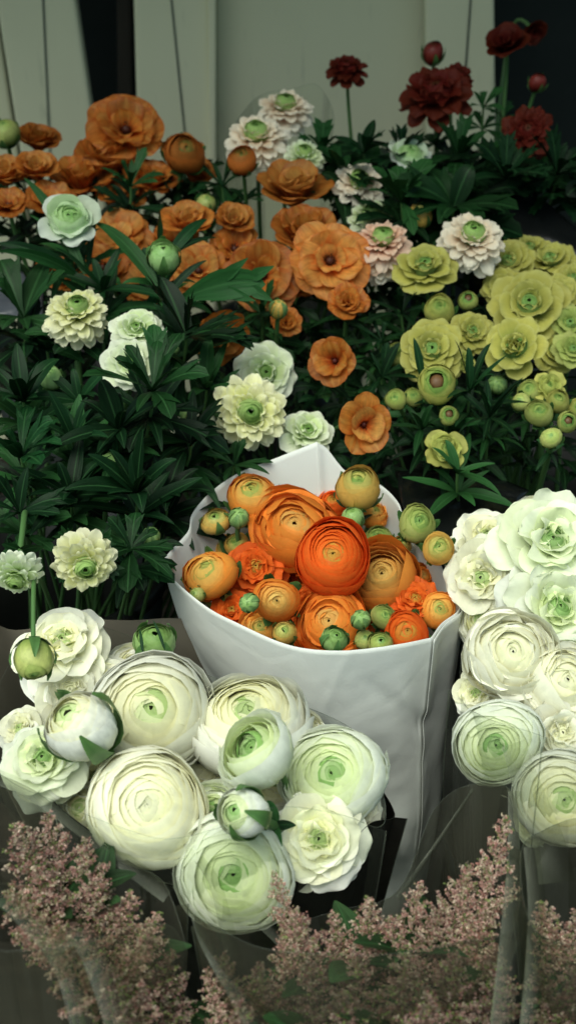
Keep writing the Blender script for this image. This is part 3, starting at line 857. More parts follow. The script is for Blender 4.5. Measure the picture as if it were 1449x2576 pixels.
F(b, 'striped', 'greenwhite', 612, 2045, 112, -.055, -.55, .25, 'striped green and white bud over the white blooms', group=g, via=(760, 1985, .80), sw=.0036, lv=(4, 95, 40, 70, 0))
F(b, 'striped', 'green', 390, 1618, 92, .0, .05, .9, 'green bud with curling tendrils behind the big round bloom', group=g, hl=[(415, 1635, 385, 1560, 9, 0, -.03, -.02), (360, 1640, 352, 1582, 10, 0, -.03, -.02)])

# ---- white bunch at the side
g = 'white ranunculus in the clear sleeve beside the paper'
b = 'posy2'
F(b, 'layered', 'greenwhite', 1382, 1362, 250, -.04, .3, .35, 'topmost white bloom with a dark green eye, wide layered petals', group=g)
F(b, 'layered', 'greenwhite', 1398, 1530, 262, -.015, .35, .2, 'white bloom with green inner petals under the topmost one', group=g)
F(b, 'layered', 'white', 1228, 1362, 200, .02, -.05, 1.1, 'white bloom seen edge-on at the back of the side bunch', group=g)
F(b, 'layered', 'white', 1215, 1455, 190, .0, -.3, .1, 'white crumpled bloom touching the folded paper rim', group=g)
F(b, 'flat', 'cream', 1286, 1648, 220, -.015, .1, .3, 'creamy yellow bloom with a green heart and loose thread-like petals', group=g)
F(b, 'flat', 'cream', 1418, 1715, 200, -.01, .3, .25, 'creamy bloom cut by the picture edge under the green inner petals', group=g)
F(b, 'big', 'greenwhite', 1250, 1868, 196, -.01, -.1, -.15, 'greenish white bloom pressed into the bottom corner of the film', group=g, squash=1.1)
F(b, 'layered', 'cream', 1408, 1845, 190, .0, .3, .1, 'cream bloom behind the milky film beside the pressed one', group=g)
F(b, 'big', 'white', 1415, 2010, 210, -.01, .1, -.05, 'white rosette lowest in the side sleeve', group=g)
F(b, 'flat', 'white', 1215, 1560, 130, .03, -.2, .2, 'white petals between the paper edge and the creamy yellow bloom', group=g)
F(b, 'flat', 'white', 1310, 1760, 150, .05, .0, .3, 'shaded white petals between the cream blooms', group=g)
F(b, 'flat', 'white', 1300, 1480, 150, .05, .0, .4, 'shaded white petals behind the green inner petals', group=g)
F(b, 'flat', 'white', 1330, 1920, 130, .04, .0, .1, 'white petals beside the pressed bloom in the film corner', group=g)
F(b, 'flat', 'white', 1340, 1300, 110, .05, .0, .9, 'petal edge peeping over the back of the topmost bloom', group=g)

F(b, 'layered', 'white', 1200, 1745, 130, .025, -.3, .2, 'ruffled white petals between the paper edge and the pressed bloom', group=g)
F(b, 'layered', 'cream', 1335, 1795, 160, .02, .0, .2, 'ruffled creamy petals above the bloom behind the milky film', group=g)
F(b, 'layered', 'white', 1335, 1965, 150, .025, .0, .0, 'ruffled white petals between the pressed bloom and the lowest rosette', group=g)
F(b, 'layered', 'white', 1345, 2070, 110, .03, -.2, -.1, 'ruffled white petals lowest against the inner film side', group=g)
F(b, 'layered', 'white', 1440, 1930, 150, .02, .3, .0, 'ruffled white petals cut by the picture edge above the lowest rosette', group=g)
F(b, 'layered', 'cream', 1345, 1610, 150, .03, .0, .3, 'ruffled creamy petals under the bloom with green inner petals', group=g)

# ---- orange butterfly flowers, rear
g = 'orange flowers in the rear bucket'
b = 'rear_orange'
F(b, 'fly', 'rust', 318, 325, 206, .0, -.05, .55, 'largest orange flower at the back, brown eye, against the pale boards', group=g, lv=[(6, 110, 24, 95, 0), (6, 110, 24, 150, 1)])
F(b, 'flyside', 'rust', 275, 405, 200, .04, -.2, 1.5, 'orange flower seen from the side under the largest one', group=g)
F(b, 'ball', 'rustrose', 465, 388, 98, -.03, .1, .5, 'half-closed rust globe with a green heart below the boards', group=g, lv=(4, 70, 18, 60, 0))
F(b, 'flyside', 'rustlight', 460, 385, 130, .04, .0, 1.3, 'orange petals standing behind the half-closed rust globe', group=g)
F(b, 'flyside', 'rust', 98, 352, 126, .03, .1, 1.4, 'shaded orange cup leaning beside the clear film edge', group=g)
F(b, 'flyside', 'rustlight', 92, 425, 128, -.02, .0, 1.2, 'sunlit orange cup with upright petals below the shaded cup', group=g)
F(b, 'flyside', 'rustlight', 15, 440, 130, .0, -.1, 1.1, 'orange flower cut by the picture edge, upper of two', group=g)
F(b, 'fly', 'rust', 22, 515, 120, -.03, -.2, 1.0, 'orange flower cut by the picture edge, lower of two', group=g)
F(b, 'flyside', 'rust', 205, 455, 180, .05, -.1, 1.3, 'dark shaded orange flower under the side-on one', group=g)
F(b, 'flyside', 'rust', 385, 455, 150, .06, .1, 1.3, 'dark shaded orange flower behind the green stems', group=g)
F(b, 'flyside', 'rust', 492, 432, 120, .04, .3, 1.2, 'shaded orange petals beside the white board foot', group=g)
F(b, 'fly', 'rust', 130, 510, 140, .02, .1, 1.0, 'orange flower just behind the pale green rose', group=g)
F(b, 'fly', 'rust', 300, 490, 140, .07, .1, 1.2, 'deep shaded orange flower low behind the leafy stems', group=g)
F(b, 'bud', 'lime', 15, 335, 62, .0, -.2, .9, 'pale yellow-green bud at the picture edge below the boards', group=g)

g = 'orange flowers in the middle bucket'
b = 'mid_orange'
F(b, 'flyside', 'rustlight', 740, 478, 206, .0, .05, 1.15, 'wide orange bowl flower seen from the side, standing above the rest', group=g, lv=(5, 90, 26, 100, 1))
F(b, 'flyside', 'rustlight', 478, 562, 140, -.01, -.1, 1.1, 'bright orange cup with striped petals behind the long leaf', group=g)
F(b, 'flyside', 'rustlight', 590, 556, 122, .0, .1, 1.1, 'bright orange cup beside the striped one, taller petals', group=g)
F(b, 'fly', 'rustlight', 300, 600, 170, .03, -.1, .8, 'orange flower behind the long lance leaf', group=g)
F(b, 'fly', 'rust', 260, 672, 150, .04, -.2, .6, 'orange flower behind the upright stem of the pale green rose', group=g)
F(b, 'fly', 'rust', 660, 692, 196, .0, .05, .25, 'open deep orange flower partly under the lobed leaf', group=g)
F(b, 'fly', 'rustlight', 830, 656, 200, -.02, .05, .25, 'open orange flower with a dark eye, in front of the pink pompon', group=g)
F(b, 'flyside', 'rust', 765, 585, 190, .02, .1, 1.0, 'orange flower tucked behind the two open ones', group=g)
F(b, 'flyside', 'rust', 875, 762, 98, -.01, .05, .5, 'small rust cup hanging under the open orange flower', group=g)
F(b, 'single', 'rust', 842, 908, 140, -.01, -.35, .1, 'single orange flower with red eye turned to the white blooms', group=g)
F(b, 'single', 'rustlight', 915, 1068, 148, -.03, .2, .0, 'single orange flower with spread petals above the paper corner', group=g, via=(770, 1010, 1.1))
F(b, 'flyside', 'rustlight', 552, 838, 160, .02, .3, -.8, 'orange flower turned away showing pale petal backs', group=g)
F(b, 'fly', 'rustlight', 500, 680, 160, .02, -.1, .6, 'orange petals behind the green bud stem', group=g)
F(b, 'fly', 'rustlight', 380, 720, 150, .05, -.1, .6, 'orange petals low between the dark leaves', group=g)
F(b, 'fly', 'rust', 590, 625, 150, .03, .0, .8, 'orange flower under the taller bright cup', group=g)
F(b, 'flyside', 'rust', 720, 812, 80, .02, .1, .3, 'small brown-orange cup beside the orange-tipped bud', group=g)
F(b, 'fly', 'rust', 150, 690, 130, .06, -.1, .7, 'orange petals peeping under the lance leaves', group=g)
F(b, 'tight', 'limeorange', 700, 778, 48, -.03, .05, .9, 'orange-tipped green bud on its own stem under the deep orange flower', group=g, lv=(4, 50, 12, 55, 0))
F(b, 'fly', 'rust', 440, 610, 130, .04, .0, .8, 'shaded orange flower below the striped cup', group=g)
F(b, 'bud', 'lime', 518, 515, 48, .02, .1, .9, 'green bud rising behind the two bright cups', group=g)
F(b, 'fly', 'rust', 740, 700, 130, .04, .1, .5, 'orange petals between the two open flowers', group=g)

# ---- peach pompons
g = 'peach and white pompons at the back'
b = 'peach'
F(b, 'pom', 'peach', 718, 270, 132, .0, .05, 1.1, 'topmost cream pompon with a green ball, against the boards', group=g)
F(b, 'pom', 'peach', 645, 345, 158, -.02, -.05, 1.1, 'peach-tinged pompon with a wide green cap below the topmost one', group=g)
F(b, 'pom', 'pomgreen', 765, 392, 112, -.02, .2, .9, 'greenish pompon just above the wide orange bowl', group=g)
F(b, 'ball', 'rustrose', 610, 404, 76, -.05, -.1, .9, 'brown and green bud under the peach-tinged pompon', group=g, lv=(4, 80, 18, 60, 1))
F(b, 'pom', 'peach', 903, 462, 140, -.01, .1, .7, 'cream pompon tilted forward with a pierced green ball', group=g, lv=(4, 80, 22, 90, 1))
F(b, 'pom', 'pomgreen', 935, 545, 138, .02, .1, 1.0, 'greenish white pompon behind the pink one', group=g)
F(b, 'pom', 'pink', 962, 608, 150, -.03, .1, 1.1, 'pink-flushed pompon with an olive ball', group=g)
F(b, 'pom', 'peach', 955, 645, 120, -.01, .1, .6, 'white skirt petals hanging under the pink-flushed pompon', group=g)
F(b, 'pom', 'peach', 1188, 598, 160, -.04, .15, .8, 'pale peach pompon above the yellow flowers', group=g)
F(b, 'rosecup', 'pistachio', 1030, 390, 120, -.02, .2, .8, 'pale greenish cup alone on a tall stem among dark leaves', group=g, lv=(5, 120, 50, 90, 1))
F(b, 'bud', 'limeorange', 1057, 543, 58, -.01, .1, .7, 'small tan bud between the pink and the pale peach pompon', group=g, lv=(6, 110, 34, 36, 1))
F(b, 'bud', 'white', 1122, 618, 34, .0, .1, .8, 'tiny white bud beside the pale peach pompon', group=g)

# ---- dark red
g = 'dark red ranunculus at the back'
b = 'red'
F(b, 'dark', 'darkred', 873, 172, 116, .0, .0, 1.2, 'lone maroon flower on a bare straight stem before the pale board', group=g, stem=(.13, 1.48, .60), lv=[(6, 85, 40, 215, 2)])
F(b, 'dark', 'darkred', 1095, 232, 190, -.01, .0, .85, 'large dark red ruffled flower, widest of the red ones', group=g, lv=[(6, 80, 30, 115, 1), (7, 100, 40, 170, 2)])
F(b, 'dark', 'darkred', 1155, 190, 90, .03, .5, .9, 'small dark red flower behind the widest one', group=g)
F(b, 'bud', 'darkrose', 1088, 134, 58, .0, -.05, 1.1, 'round dark bud with spread sepals above the widest red flower', group=g)
F(b, 'flyside', 'darkred', 1272, 112, 142, .0, -.05, .95, 'dark red cup flower on a tall stem before the black doorway', group=g, lv=[(5, 60, 22, 150, 1), (6, 90, 34, 230, 2)])
F(b, 'flyside', 'darkred', 1342, 78, 84, .02, .5, -.6, 'dark red flower turned away with its green sepals showing', group=g, via=(1290, 200, 1.52))
F(b, 'dark', 'darkred', 1326, 330, 142, -.03, .1, .45, 'dark red rosette with a tight coiled centre, lowest of the red ones', group=g, lv=[(6, 110, 50, 90, 1), (6, 130, 60, 150, 1)])
F(b, 'bud', 'darkrose', 1350, 208, 46, .0, .3, 1.0, 'small red bud on a slanting green stem', group=g, via=(1290, 270, 1.46))

# ---- white-green plant, mid
g = 'green-white flowers in the leafy bucket'
b = 'white_plant'
F(b, 'rosecup', 'pistachio', 175, 552, 150, -.13, -.05, .55, 'pale green rose-like bloom rising over the lance leaves', group=g, lv=[(7, 130, 26, 75, 0), (7, 150, 30, 135, 1)],
  hl=[(200, 700, -5, 612, 40, 0, .0, -.02), (215, 690, 62, 448, 34, 0, .0, .03), (190, 690, 0, 632, 36, 0, -.02, -.05), (220, 680, 250, 470, 26, 0, .02, .06), (230, 690, 75, 540, 20, 0, .01, .0)])
F(b, 'striped', 'fresh', 412, 645, 80, -.11, .0, .8, 'fresh green bud opening between long dark leaves', group=g, lv=[(6, 110, 22, 50, 0), (8, 160, 36, 105, 1)],
  hl=[(395, 720, 240, 560, 44, 0, .0, .04), (400, 610, 404, 532, 30, 0, .02, .05), (430, 640, 520, 552, 34, 0, .01, .03), (435, 640, 545, 598, 20, 0, .01, .03),
      (430, 770, 668, 716, 82, 2, .02, -.02), (420, 745, 520, 655, 22, 0, .0, .0)])
F(b, 'pom', 'pomyellow', 195, 785, 172, -.12, -.03, .95, 'cream-yellow pompon with a green ball, seen from its side', group=g, lv=[(6, 150, 40, 70, 1)])
F(b, 'ruf', 'pomgreen', 345, 830, 150, -.11, -.05, .8, 'greenish white flower half covered by a blunt leaf', group=g, hl=[(395, 960, 388, 815, 48, 1, -.03, -.02)])
F(b, 'ruf', 'pomgreen', 330, 915, 140, -.10, -.05, .35, 'pale flower low behind crossing leaf stems', group=g)
F(b, 'bud', 'fresh', 128, 950, 62, -.06, -.05, .4, 'frilled green bud alone over the dark leaves', group=g, lv=[(6, 90, 24, 45, 0), (7, 140, 36, 95, 0)])
F(b, 'pom', 'pomyellow', 630, 1035, 178, -.03, .05, .0, 'round cream pompon facing out with a green eye, above the paper', group=g)
F(b, 'ruf', 'pomgreen', 668, 940, 172, .0, .1, .25, 'white petalled flower with coiled green centre behind the round pompon', group=g)
F(b, 'ruf', 'pomgreen', 772, 1088, 144, .02, .2, .75, 'greenish white flower rising just behind the paper corner', group=g)
F(b, 'tight', 'green', 277, 1160, 46, -.06, .0, .5, 'small closed green bud among the glossy leaves', group=g, lv=[(7, 130, 36, 24, 0), (7, 150, 42, 70, 0)])
F(b, 'tight', 'green', 472, 1042, 36, -.03, .0, .5, 'tiny green bud in shade beside the round pompon', group=g, lv=[(5, 80, 20, 30, 0)])
F(b, 'tight', 'green', 440, 880, 22, -.06, .2, .5, 'tiniest green bud at a leaf fork', group=g, lv=[(6, 150, 36, 20, 1)])
F(b, 'tight', 'green', 380, 1350, 44, -.04, .0, .5, 'shaded green bud low in the leaves above the cream pompon', group=g, lv=[(5, 100, 28, 30, 0)])
F('cream', 'pom', 'pomyellow', 215, 1420, 160, -.11, .05, -.45, 'cream pompon nodding downwards over the loose white bloom', group=g, lv=[(4, 110, 40, 40, 2)], via=(215, 1330, .93), sw=.002)
F('cream', 'pom', 'pomgreen', 42, 1452, 122, -.11, -.2, -1.3, 'yellowish flower hanging face down at the picture edge', group=g, lv=[(4, 60, 30, 8, 0)], via=(5, 1330, .93))
F('cream', 'bud', 'lime', 85, 1658, 98, -.16, .0, -1.25, 'drooping yellow-green bud with dark pointed sepals', group=g, via=(72, 1480, .84), sw=.0019)

# ---- yellow
g = 'yellow ranunculus in the side bucket'
b = 'yellow'
F(b, 'ruf', 'yellow', 1068, 672, 180, -.02, .0, .85, 'yellow ruffled flower standing apart beside the pink pompon', group=g)
F(b, 'ball', 'yellowrose', 1105, 780, 80, -.01, .1, .45, 'yellow globe with folded petals under the ruffled one', group=g, lv=(5, 70, 16, 44, 0))
F(b, 'ring', 'lime', 1177, 757, 52, .0, .0, .6, 'small green bud with an open brown mouth', group=g, lv=(5, 60, 12, 30, 0))
F(b, 'ruf', 'yellow', 1278, 658, 140, .02, -.1, .7, 'yellow flower behind the widest one, touching the pale peach pompon', group=g)
F(b, 'ruf', 'yellow', 1382, 655, 140, .04, .1, 1.0, 'upper yellow flower with stacked skirt petals before the black sheet', group=g)
F(b, 'ruf', 'yellow', 1330, 768, 212, -.01, .05, .5, 'widest yellow flower with a green ball heart', group=g)
F(b, 'ruf', 'yellow', 1188, 836, 116, .0, .25, .5, 'yellow flower wedged between the small open one and the brown-eyed one', group=g)
F(b, 'rufeye', 'yellow', 1295, 872, 166, -.04, -.15, .35, 'yellow flower with brown eye and one big hanging petal', group=g)
F(b, 'ruf', 'yellow', 1085, 882, 170, -.02, .05, .4, 'bright yellow open flower with a dark leaf across it', group=g, hl=[(1062, 955, 1040, 850, 22, 0, -.06, -.07)])
F(b, 'ring', 'yellowrose', 1098, 968, 106, -.05, .0, .35, 'yellow-green globe with a wide brown eye', group=g, lv=(5, 80, 18, 50, 0))
F(b, 'ball', 'lime', 1000, 892, 64, .01, -.2, .5, 'olive bud beside the bright open flower', group=g)
F(b, 'ring', 'lime', 1128, 1046, 56, -.03, .1, .3, 'green-yellow bud with dark mouth over narrow leaves', group=g, lv=[(8, 130, 26, 40, 0), (7, 120, 24, 80, 0)])
F(b, 'ball', 'lime', 995, 1005, 58, -.02, -.2, .4, 'pale olive bud next to the single orange flower', group=g, lv=(4, 60, 16, 36, 0))
F(b, 'ball', 'lime', 1040, 1000, 52, .0, .1, .4, 'olive bud squeezed against the wide brown eye', group=g)
F(b, 'rosecup', 'yellowrose', 1120, 1130, 120, -.01, .1, .3, 'lowest yellow flower, nodding with a few loose petals', group=g, lv=(5, 90, 18, 50, 0))
F(b, 'ruf', 'lime', 1432, 815, 120, .0, .1, .5, 'lime green flower at the picture edge beside the widest one', group=g)
F(b, 'ruf', 'yellow', 1408, 735, 110, .02, .2, .6, 'yellow-green flower above the lime one', group=g)
F(b, 'ruf', 'yellow', 1395, 885, 110, .03, .3, .3, 'shaded yellow flower beneath the lime one', group=g)
F(b, 'rosecup', 'yellowrose', 1380, 972, 96, -.01, .2, .4, 'yellow half-open flower on top of the bud cluster', group=g)
F(b, 'ball', 'lime', 1355, 1040, 74, -.04, -.05, .4, 'plump lime bud in the middle of the bud cluster', group=g)
F(b, 'ball', 'yellowrose', 1402, 1010, 66, -.02, .15, .4, 'lime bud with one yellow petal in the bud cluster', group=g)
F(b, 'ring', 'lime', 1425, 1062, 56, -.03, .2, .2, 'bud with brown mouth beside the plump lime one', group=g)
F(b, 'bud', 'lime', 1385, 1102, 60, -.05, .0, .3, 'round lime bud hanging lowest over the pot rim', group=g, lv=(4, 60, 16, 40, 0))
F(b, 'bud', 'lime', 1310, 1012, 52, -.01, -.2, .4, 'small lime bud at the edge of the bud cluster', group=g, lv=[(7, 140, 26, 40, 0)])
F(b, 'ball', 'yellowrose', 1449, 1030, 56, .0, .3, .2, 'yellow bud cut by the picture edge beside the cluster', group=g)
F(b, 'tight', 'green', 1250, 968, 46, .02, -.05, .4, 'dark green bud in shade below the brown-eyed yellow flower', group=g, lv=[(7, 130, 26, 30, 0)])
F(b, 'ruf', 'yellow', 1260, 720, 110, .02, -.2, .5, 'yellow ruffled flower half behind the widest one, on its shaded side', group=g)
F(b, 'ruf', 'yellow', 1225, 640, 90, .03, -.2, .9, 'small yellow petals peeping beside the pale peach pompon', group=g)
F(b, 'ruf', 'yellow', 1330, 625, 110, .04, .0, 1.1, 'yellow petals highest of the cluster against the black sheet', group=g)
F(b, 'ruf', 'yellow', 1440, 700, 100, .03, .2, .6, 'yellow petals cut by the picture edge above the yellow-green flower', group=g)
F(b, 'ruf', 'lime', 1440, 880, 100, .01, .2, .4, 'lime green flower cut by the picture edge, lower of two', group=g)
F(b, 'ball', 'lime', 1330, 985, 64, .0, -.1, .5, 'lime bud with frilled petals topping the bud cluster', group=g)
F(b, 'rosecup', 'yellowrose', 1150, 905, 96, .02, .3, .4, 'yellow cup tucked behind the bright open flower', group=g)
# ------------------------------------------------------------------ leafy shoots
g = 'leafy stems in the mid bucket'
b = 'white_plant'
for (x, y, n, l, w, dd, lob, lab) in [
    (385, 985, 10, 190, 46, -.12, 1, 'glossy leafy stem with a star of long leaves before the pale low flower'),
    (300, 1080, 9, 170, 44, -.08, 0, 'leafy stem fanning out over the small closed bud'),
    (345, 1240, 9, 170, 50, -.06, 0, 'leafy stem with a broad hanging leaf above the shaded bud'),
    (60, 800, 7, 170, 60, -.05, 1, 'broad-leaved stem at the picture edge beside the yellow pompon'),
    (60, 1010, 9, 150, 40, -.07, 0, 'leafy stem at the picture edge under the frilled bud'),
    (55, 1150, 9, 160, 40, -.07, 0, 'dark leafy stem midway down the picture edge'),
    (50, 1290, 8, 150, 40, -.06, 0, 'dark leafy stem at the picture edge above the hanging flower'),
    (185, 1110, 9, 160, 40, -.06, 0, 'leafy stem between the picture edge and the small closed bud'),
    (180, 1250, 9, 160, 42, -.05, 0, 'leafy stem straight above the nodding cream pompon'),
    (480, 1120, 9, 150, 34, -.03, 0, 'narrow-leaved stem beside the paper flap'),
    (520, 980, 8, 150, 36, -.03, 0, 'leafy stem just beside the round pompon'),
    (470, 850, 8, 190, 60, -.07, 2, 'stem with wide lobed leaves below the turned-away orange flower'),
    (590, 1170, 8, 110, 22, .0, 0, 'fine-leaved stem hanging over the paper back'),
    (260, 730, 8, 150, 34, -.06, 0, 'leafy stem between the pompon and the fresh green bud'),
    (420, 1250, 8, 150, 44, -.02, 0, 'shaded leafy stem next to the paper edge'),
    (120, 880, 8, 140, 40, -.03, 0, 'shaded leafy stem above the frilled bud'),
    (330, 1380, 7, 130, 46, -.07, 1, 'low leafy stem beside the nodding cream pompon'),
    (200, 1010, 8, 140, 36, -.04, 0, 'leafy stem right below the frilled bud'),
]:
    shoot(b, x, y, n + 1, l, w * 1.15, dd, lab, max(lob, (x // 10) % 2), g, tint=.65 + .7 * ((x * 7 + y * 3) % 10) / 9)
g = 'leafy stems among the yellow flowers'
b = 'yellow'
for (x, y, n, l, w, dd, lob, lab) in [
    (1180, 985, 8, 150, 26, -.03, 0, 'narrow-leaved stem under the brown-eyed globe'),
    (1230, 1050, 9, 150, 24, -.02, 0, 'narrow-leaved stem in the dark gap before the bud cluster'),
    (1060, 1080, 8, 110, 26, -.01, 0, 'stem with short leaves below the olive buds'),
    (1010, 790, 9, 120, 24, .03, 1, 'shaded feathery stem between the rust cup and yellow globe'),
    (960, 950, 9, 110, 24, .03, 1, 'shaded feathery stem behind the single orange flowers'),
    (1150, 1190, 7, 130, 34, .0, 0, 'dark leafy stem lowest beside the paper'),
]:
    shoot(b, x, y, n, l, w, dd, lab, lob, g, tint=.8)
g = 'leafy stems under the red flowers'
b = 'red'
for (x, y, n, l, w, dd, lob, lab) in [
    (915, 385, 8, 95, 46, -.01, 2, 'dark broad-lobed leaves around the foot of the bare maroon stem'),
    (810, 385, 7, 85, 44, .0, 2, 'dark lobed leaves against the pale board beside the peach pompons'),
    (1010, 395, 8, 90, 42, .0, 2, 'dark lobed leaves under the widest red flower'),
    (1215, 270, 6, 70, 26, .0, 1, 'small dark leaves beside the black doorway edge'),
    (1150, 400, 8, 110, 46, .0, 2, 'dark leaf mass between the pale cup and the red rosette'),
    (1270, 450, 9, 130, 50, -.02, 2, 'dark leaf mass under the red rosette'),
    (1400, 440, 8, 120, 50, .0, 2, 'dark leaf mass at the picture edge beneath the red flowers'),
    (1010, 510, 9, 140, 50, -.03, 1, 'broad dark leaves on the stem of the pale cup'),
    (1140, 520, 8, 150, 80, -.02, 1, 'wide dull leaf behind the small tan bud'),
    (860, 430, 8, 90, 44, -.02, 2, 'dark leaves just above the tilted cream pompon'),
]:
    shoot(b, x, y, n + 1, l, w, dd, lab, lob, g, tint=.8)
shoot('mid_orange', 660, 790, 8, 90, 22, .03, 'feathery stem in the gap under the deep orange flower', 1, tint=.8)
shoot('mid_orange', 960, 860, 8, 100, 22, .04, 'feathery stem beside the single red-eyed flower', 1, tint=.8)
shoot('mid_orange', 560, 470, 8, 120, 26, .04, 'dark leafy stem between the board foot and the orange bowl', 1, tint=.75)
shoot('rear_orange', 330, 470, 9, 100, 24, -.02, 'leafy stem tangle under the largest rear flower', 1, tint=.8)

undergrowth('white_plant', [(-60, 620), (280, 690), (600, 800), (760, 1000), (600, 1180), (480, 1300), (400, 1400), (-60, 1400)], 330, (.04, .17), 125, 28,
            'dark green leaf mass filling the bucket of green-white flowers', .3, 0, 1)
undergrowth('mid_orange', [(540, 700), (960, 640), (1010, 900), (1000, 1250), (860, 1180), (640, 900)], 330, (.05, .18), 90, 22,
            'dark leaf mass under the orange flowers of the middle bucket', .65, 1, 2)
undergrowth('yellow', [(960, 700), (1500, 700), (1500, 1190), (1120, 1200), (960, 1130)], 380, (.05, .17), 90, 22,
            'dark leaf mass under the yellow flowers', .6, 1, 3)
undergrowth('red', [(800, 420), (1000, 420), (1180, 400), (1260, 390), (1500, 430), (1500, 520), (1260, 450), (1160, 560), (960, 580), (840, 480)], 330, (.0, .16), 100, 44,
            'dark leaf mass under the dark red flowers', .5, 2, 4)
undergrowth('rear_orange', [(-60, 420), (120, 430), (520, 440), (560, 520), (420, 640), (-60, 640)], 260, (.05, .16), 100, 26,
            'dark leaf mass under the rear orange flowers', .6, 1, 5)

# ------------------------------------------------------------------ white paper cone
def catmull(P, per=6, closed=True):
    P = np.asarray(P, float); n = len(P); out = []
    for i in range(n if closed else n - 1):
        p0, p1, p2, p3 = P[(i - 1) % n], P[i], P[(i + 1) % n], P[(i + 2) % n]
        if not closed:
            p0 = P[max(i - 1, 0)]; p3 = P[min(i + 2, n - 1)]
        for t in np.linspace(0, 1, per, endpoint=False):
            out.append(.5 * (2 * p1 + (p2 - p0) * t + (2 * p0 - 5 * p1 + 4 * p2 - p3) * t ** 2 + (3 * p1 - p0 - 3 * p2 + p3) * t ** 3))
    if not closed:
        out.append(P[-1])
    return np.array(out)


def paper_mat():
    m, ns, ls = new_mat('white_wrapping_paper')
    out = node(ns, 'ShaderNodeOutputMaterial')
    tc = node(ns, 'ShaderNodeTexCoord')
    n1 = node(ns, 'ShaderNodeTexNoise', Scale=9.0, Detail=3.0)
    n2 = node(ns, 'ShaderNodeTexNoise', Scale=380.0, Detail=2.0)
    ls.new(tc.outputs['Object'], n1.inputs['Vector']); ls.new(tc.outputs['Object'], n2.inputs['Vector'])
    cr = node(ns, 'ShaderNodeValToRGB')
    cr.color_ramp.elements[0].position = .3; cr.color_ramp.elements[1].position = .75
    cr.color_ramp.elements[0].color = (.74, .76, .735, 1); cr.color_ramp.elements[1].color = (.80, .81, .78, 1)
    ls.new(n1.outputs[0], cr.inputs[0])
    pb = node(ns, 'ShaderNodeBsdfPrincipled', Roughness=.75)
    pb.inputs['Specular IOR Level'].default_value = .2
    ls.new(cr.outputs[0], pb.inputs['Base Color'])
    bp = node(ns, 'ShaderNodeBump', Strength=.12, Distance=.001)
    ls.new(n2.outputs[0], bp.inputs['Height'])
    b2 = node(ns, 'ShaderNodeBump', Strength=.45, Distance=.012)
    ls.new(n1.outputs[0], b2.inputs['Height']); ls.new(bp.outputs[0], b2.inputs['Normal'])
    ls.new(b2.outputs[0], pb.inputs['Normal'])
    vo = node(ns, 'ShaderNodeTexVoronoi', feature='DISTANCE_TO_EDGE', Scale=11.0)
    wv = node(ns, 'ShaderNodeVectorMath', operation='MULTIPLY_ADD'); wv.inputs[1].default_value = (.06, .06, .06)
    ls.new(n1.outputs['Color'], wv.inputs[0]); ls.new(tc.outputs['Object'], wv.inputs[2]); ls.new(wv.outputs[0], vo.inputs['Vector'])
    mv = node(ns, 'ShaderNodeMapRange'); mv.inputs['From Max'].default_value = .06
    ls.new(vo.outputs['Distance'], mv.inputs[0])
    b3 = node(ns, 'ShaderNodeBump', Strength=.07, Distance=.002)
    ls.new(mv.outputs[0], b3.inputs['Height']); ls.new(b2.outputs[0], b3.inputs['Normal'])
    ls.new(b3.outputs[0], pb.inputs['Normal'])
    tr = node(ns, 'ShaderNodeBsdfTranslucent'); ls.new(cr.outputs[0], tr.inputs[0])
    mx = node(ns, 'ShaderNodeMixShader'); mx.inputs[0].default_value = .12
    ls.new(pb.outputs[0], mx.inputs[1]); ls.new(tr.outputs[0], mx.inputs[2]); ls.new(mx.outputs[0], out.inputs[0])
    return m


M_PAPER = paper_mat()
# rim: photo column, row, distance, then how far round the foot ring (degrees, 0 = +X, 90 = away from the camera)
RIM = [(408, 1420, .953, 192), (407, 1415, .955, 190), (409, 1410, .958, 188), (436, 1378, .98, 178), (474, 1335, 1.0, 168), (484, 1292, 1.015, 158), (530, 1238, 1.035, 146), (600, 1190, 1.05, 132), (700, 1150, 1.055, 115), (788, 1115, 1.051, 100), (797, 1112, 1.05, 98), (802, 1116, 1.051, 97),
       (822, 1128, 1.055, 92), (868, 1184, 1.06, 82), (905, 1196, 1.062, 76), (960, 1222, 1.058, 66), (1000, 1262, 1.05, 54), (1018, 1305, 1.04, 44), (1060, 1372, 1.01, 30), (1104, 1412, .985, 16), (1128, 1470, .97, 6), (1159, 1503, .957, -4), (1163, 1510, .955, -6), (1161, 1517, .951, -8),
       (1150, 1540, .935, -16), (1112, 1568, .915, -26), (1090, 1598, .896, -38), (1085, 1604, .893, -40), (1076, 1607, .891, -42), (1000, 1622, .877, -60), (880, 1637, .868, -84), (780, 1634, .868, -104), (700, 1615, .875, -120), (600, 1570, .893, -138), (520, 1528, .912, -152), (440, 1462, .938, -166)]
I0 = [q[:2] for q in RIM].index((1163, 1510)); I1 = [q[:2] for q in RIM].index((1085, 1604))
rim = np.array([at(x, y, d) for x, y, d, _ in RIM])
ang = np.unwrap(np.radians([q[3] for q in RIM])[::-1])[::-1]
PER = 12
rimc = catmull(rim, PER)
angc = np.interp(np.linspace(0, len(RIM), len(rimc), endpoint=False), np.arange(len(RIM) + 1), np.append(ang, ang[0] - 2 * PI))
foot = np.array([.073, .69, .40])
FR = .050
footc = foot + np.stack([FR * np.cos(angc), FR * np.sin(angc), 0 * angc], -1)
rows = 110
rng = np.random.default_rng(3)
cen = rim.mean(0)
V = []
CREASE = [(rng.uniform(-2.9, -.5), rng.uniform(.06, .62), rng.uniform(-.5, .5), rng.uniform(.15, .5), rng.choice([-1, 1]) * rng.uniform(.0004, .0016)) for _ in range(44)]
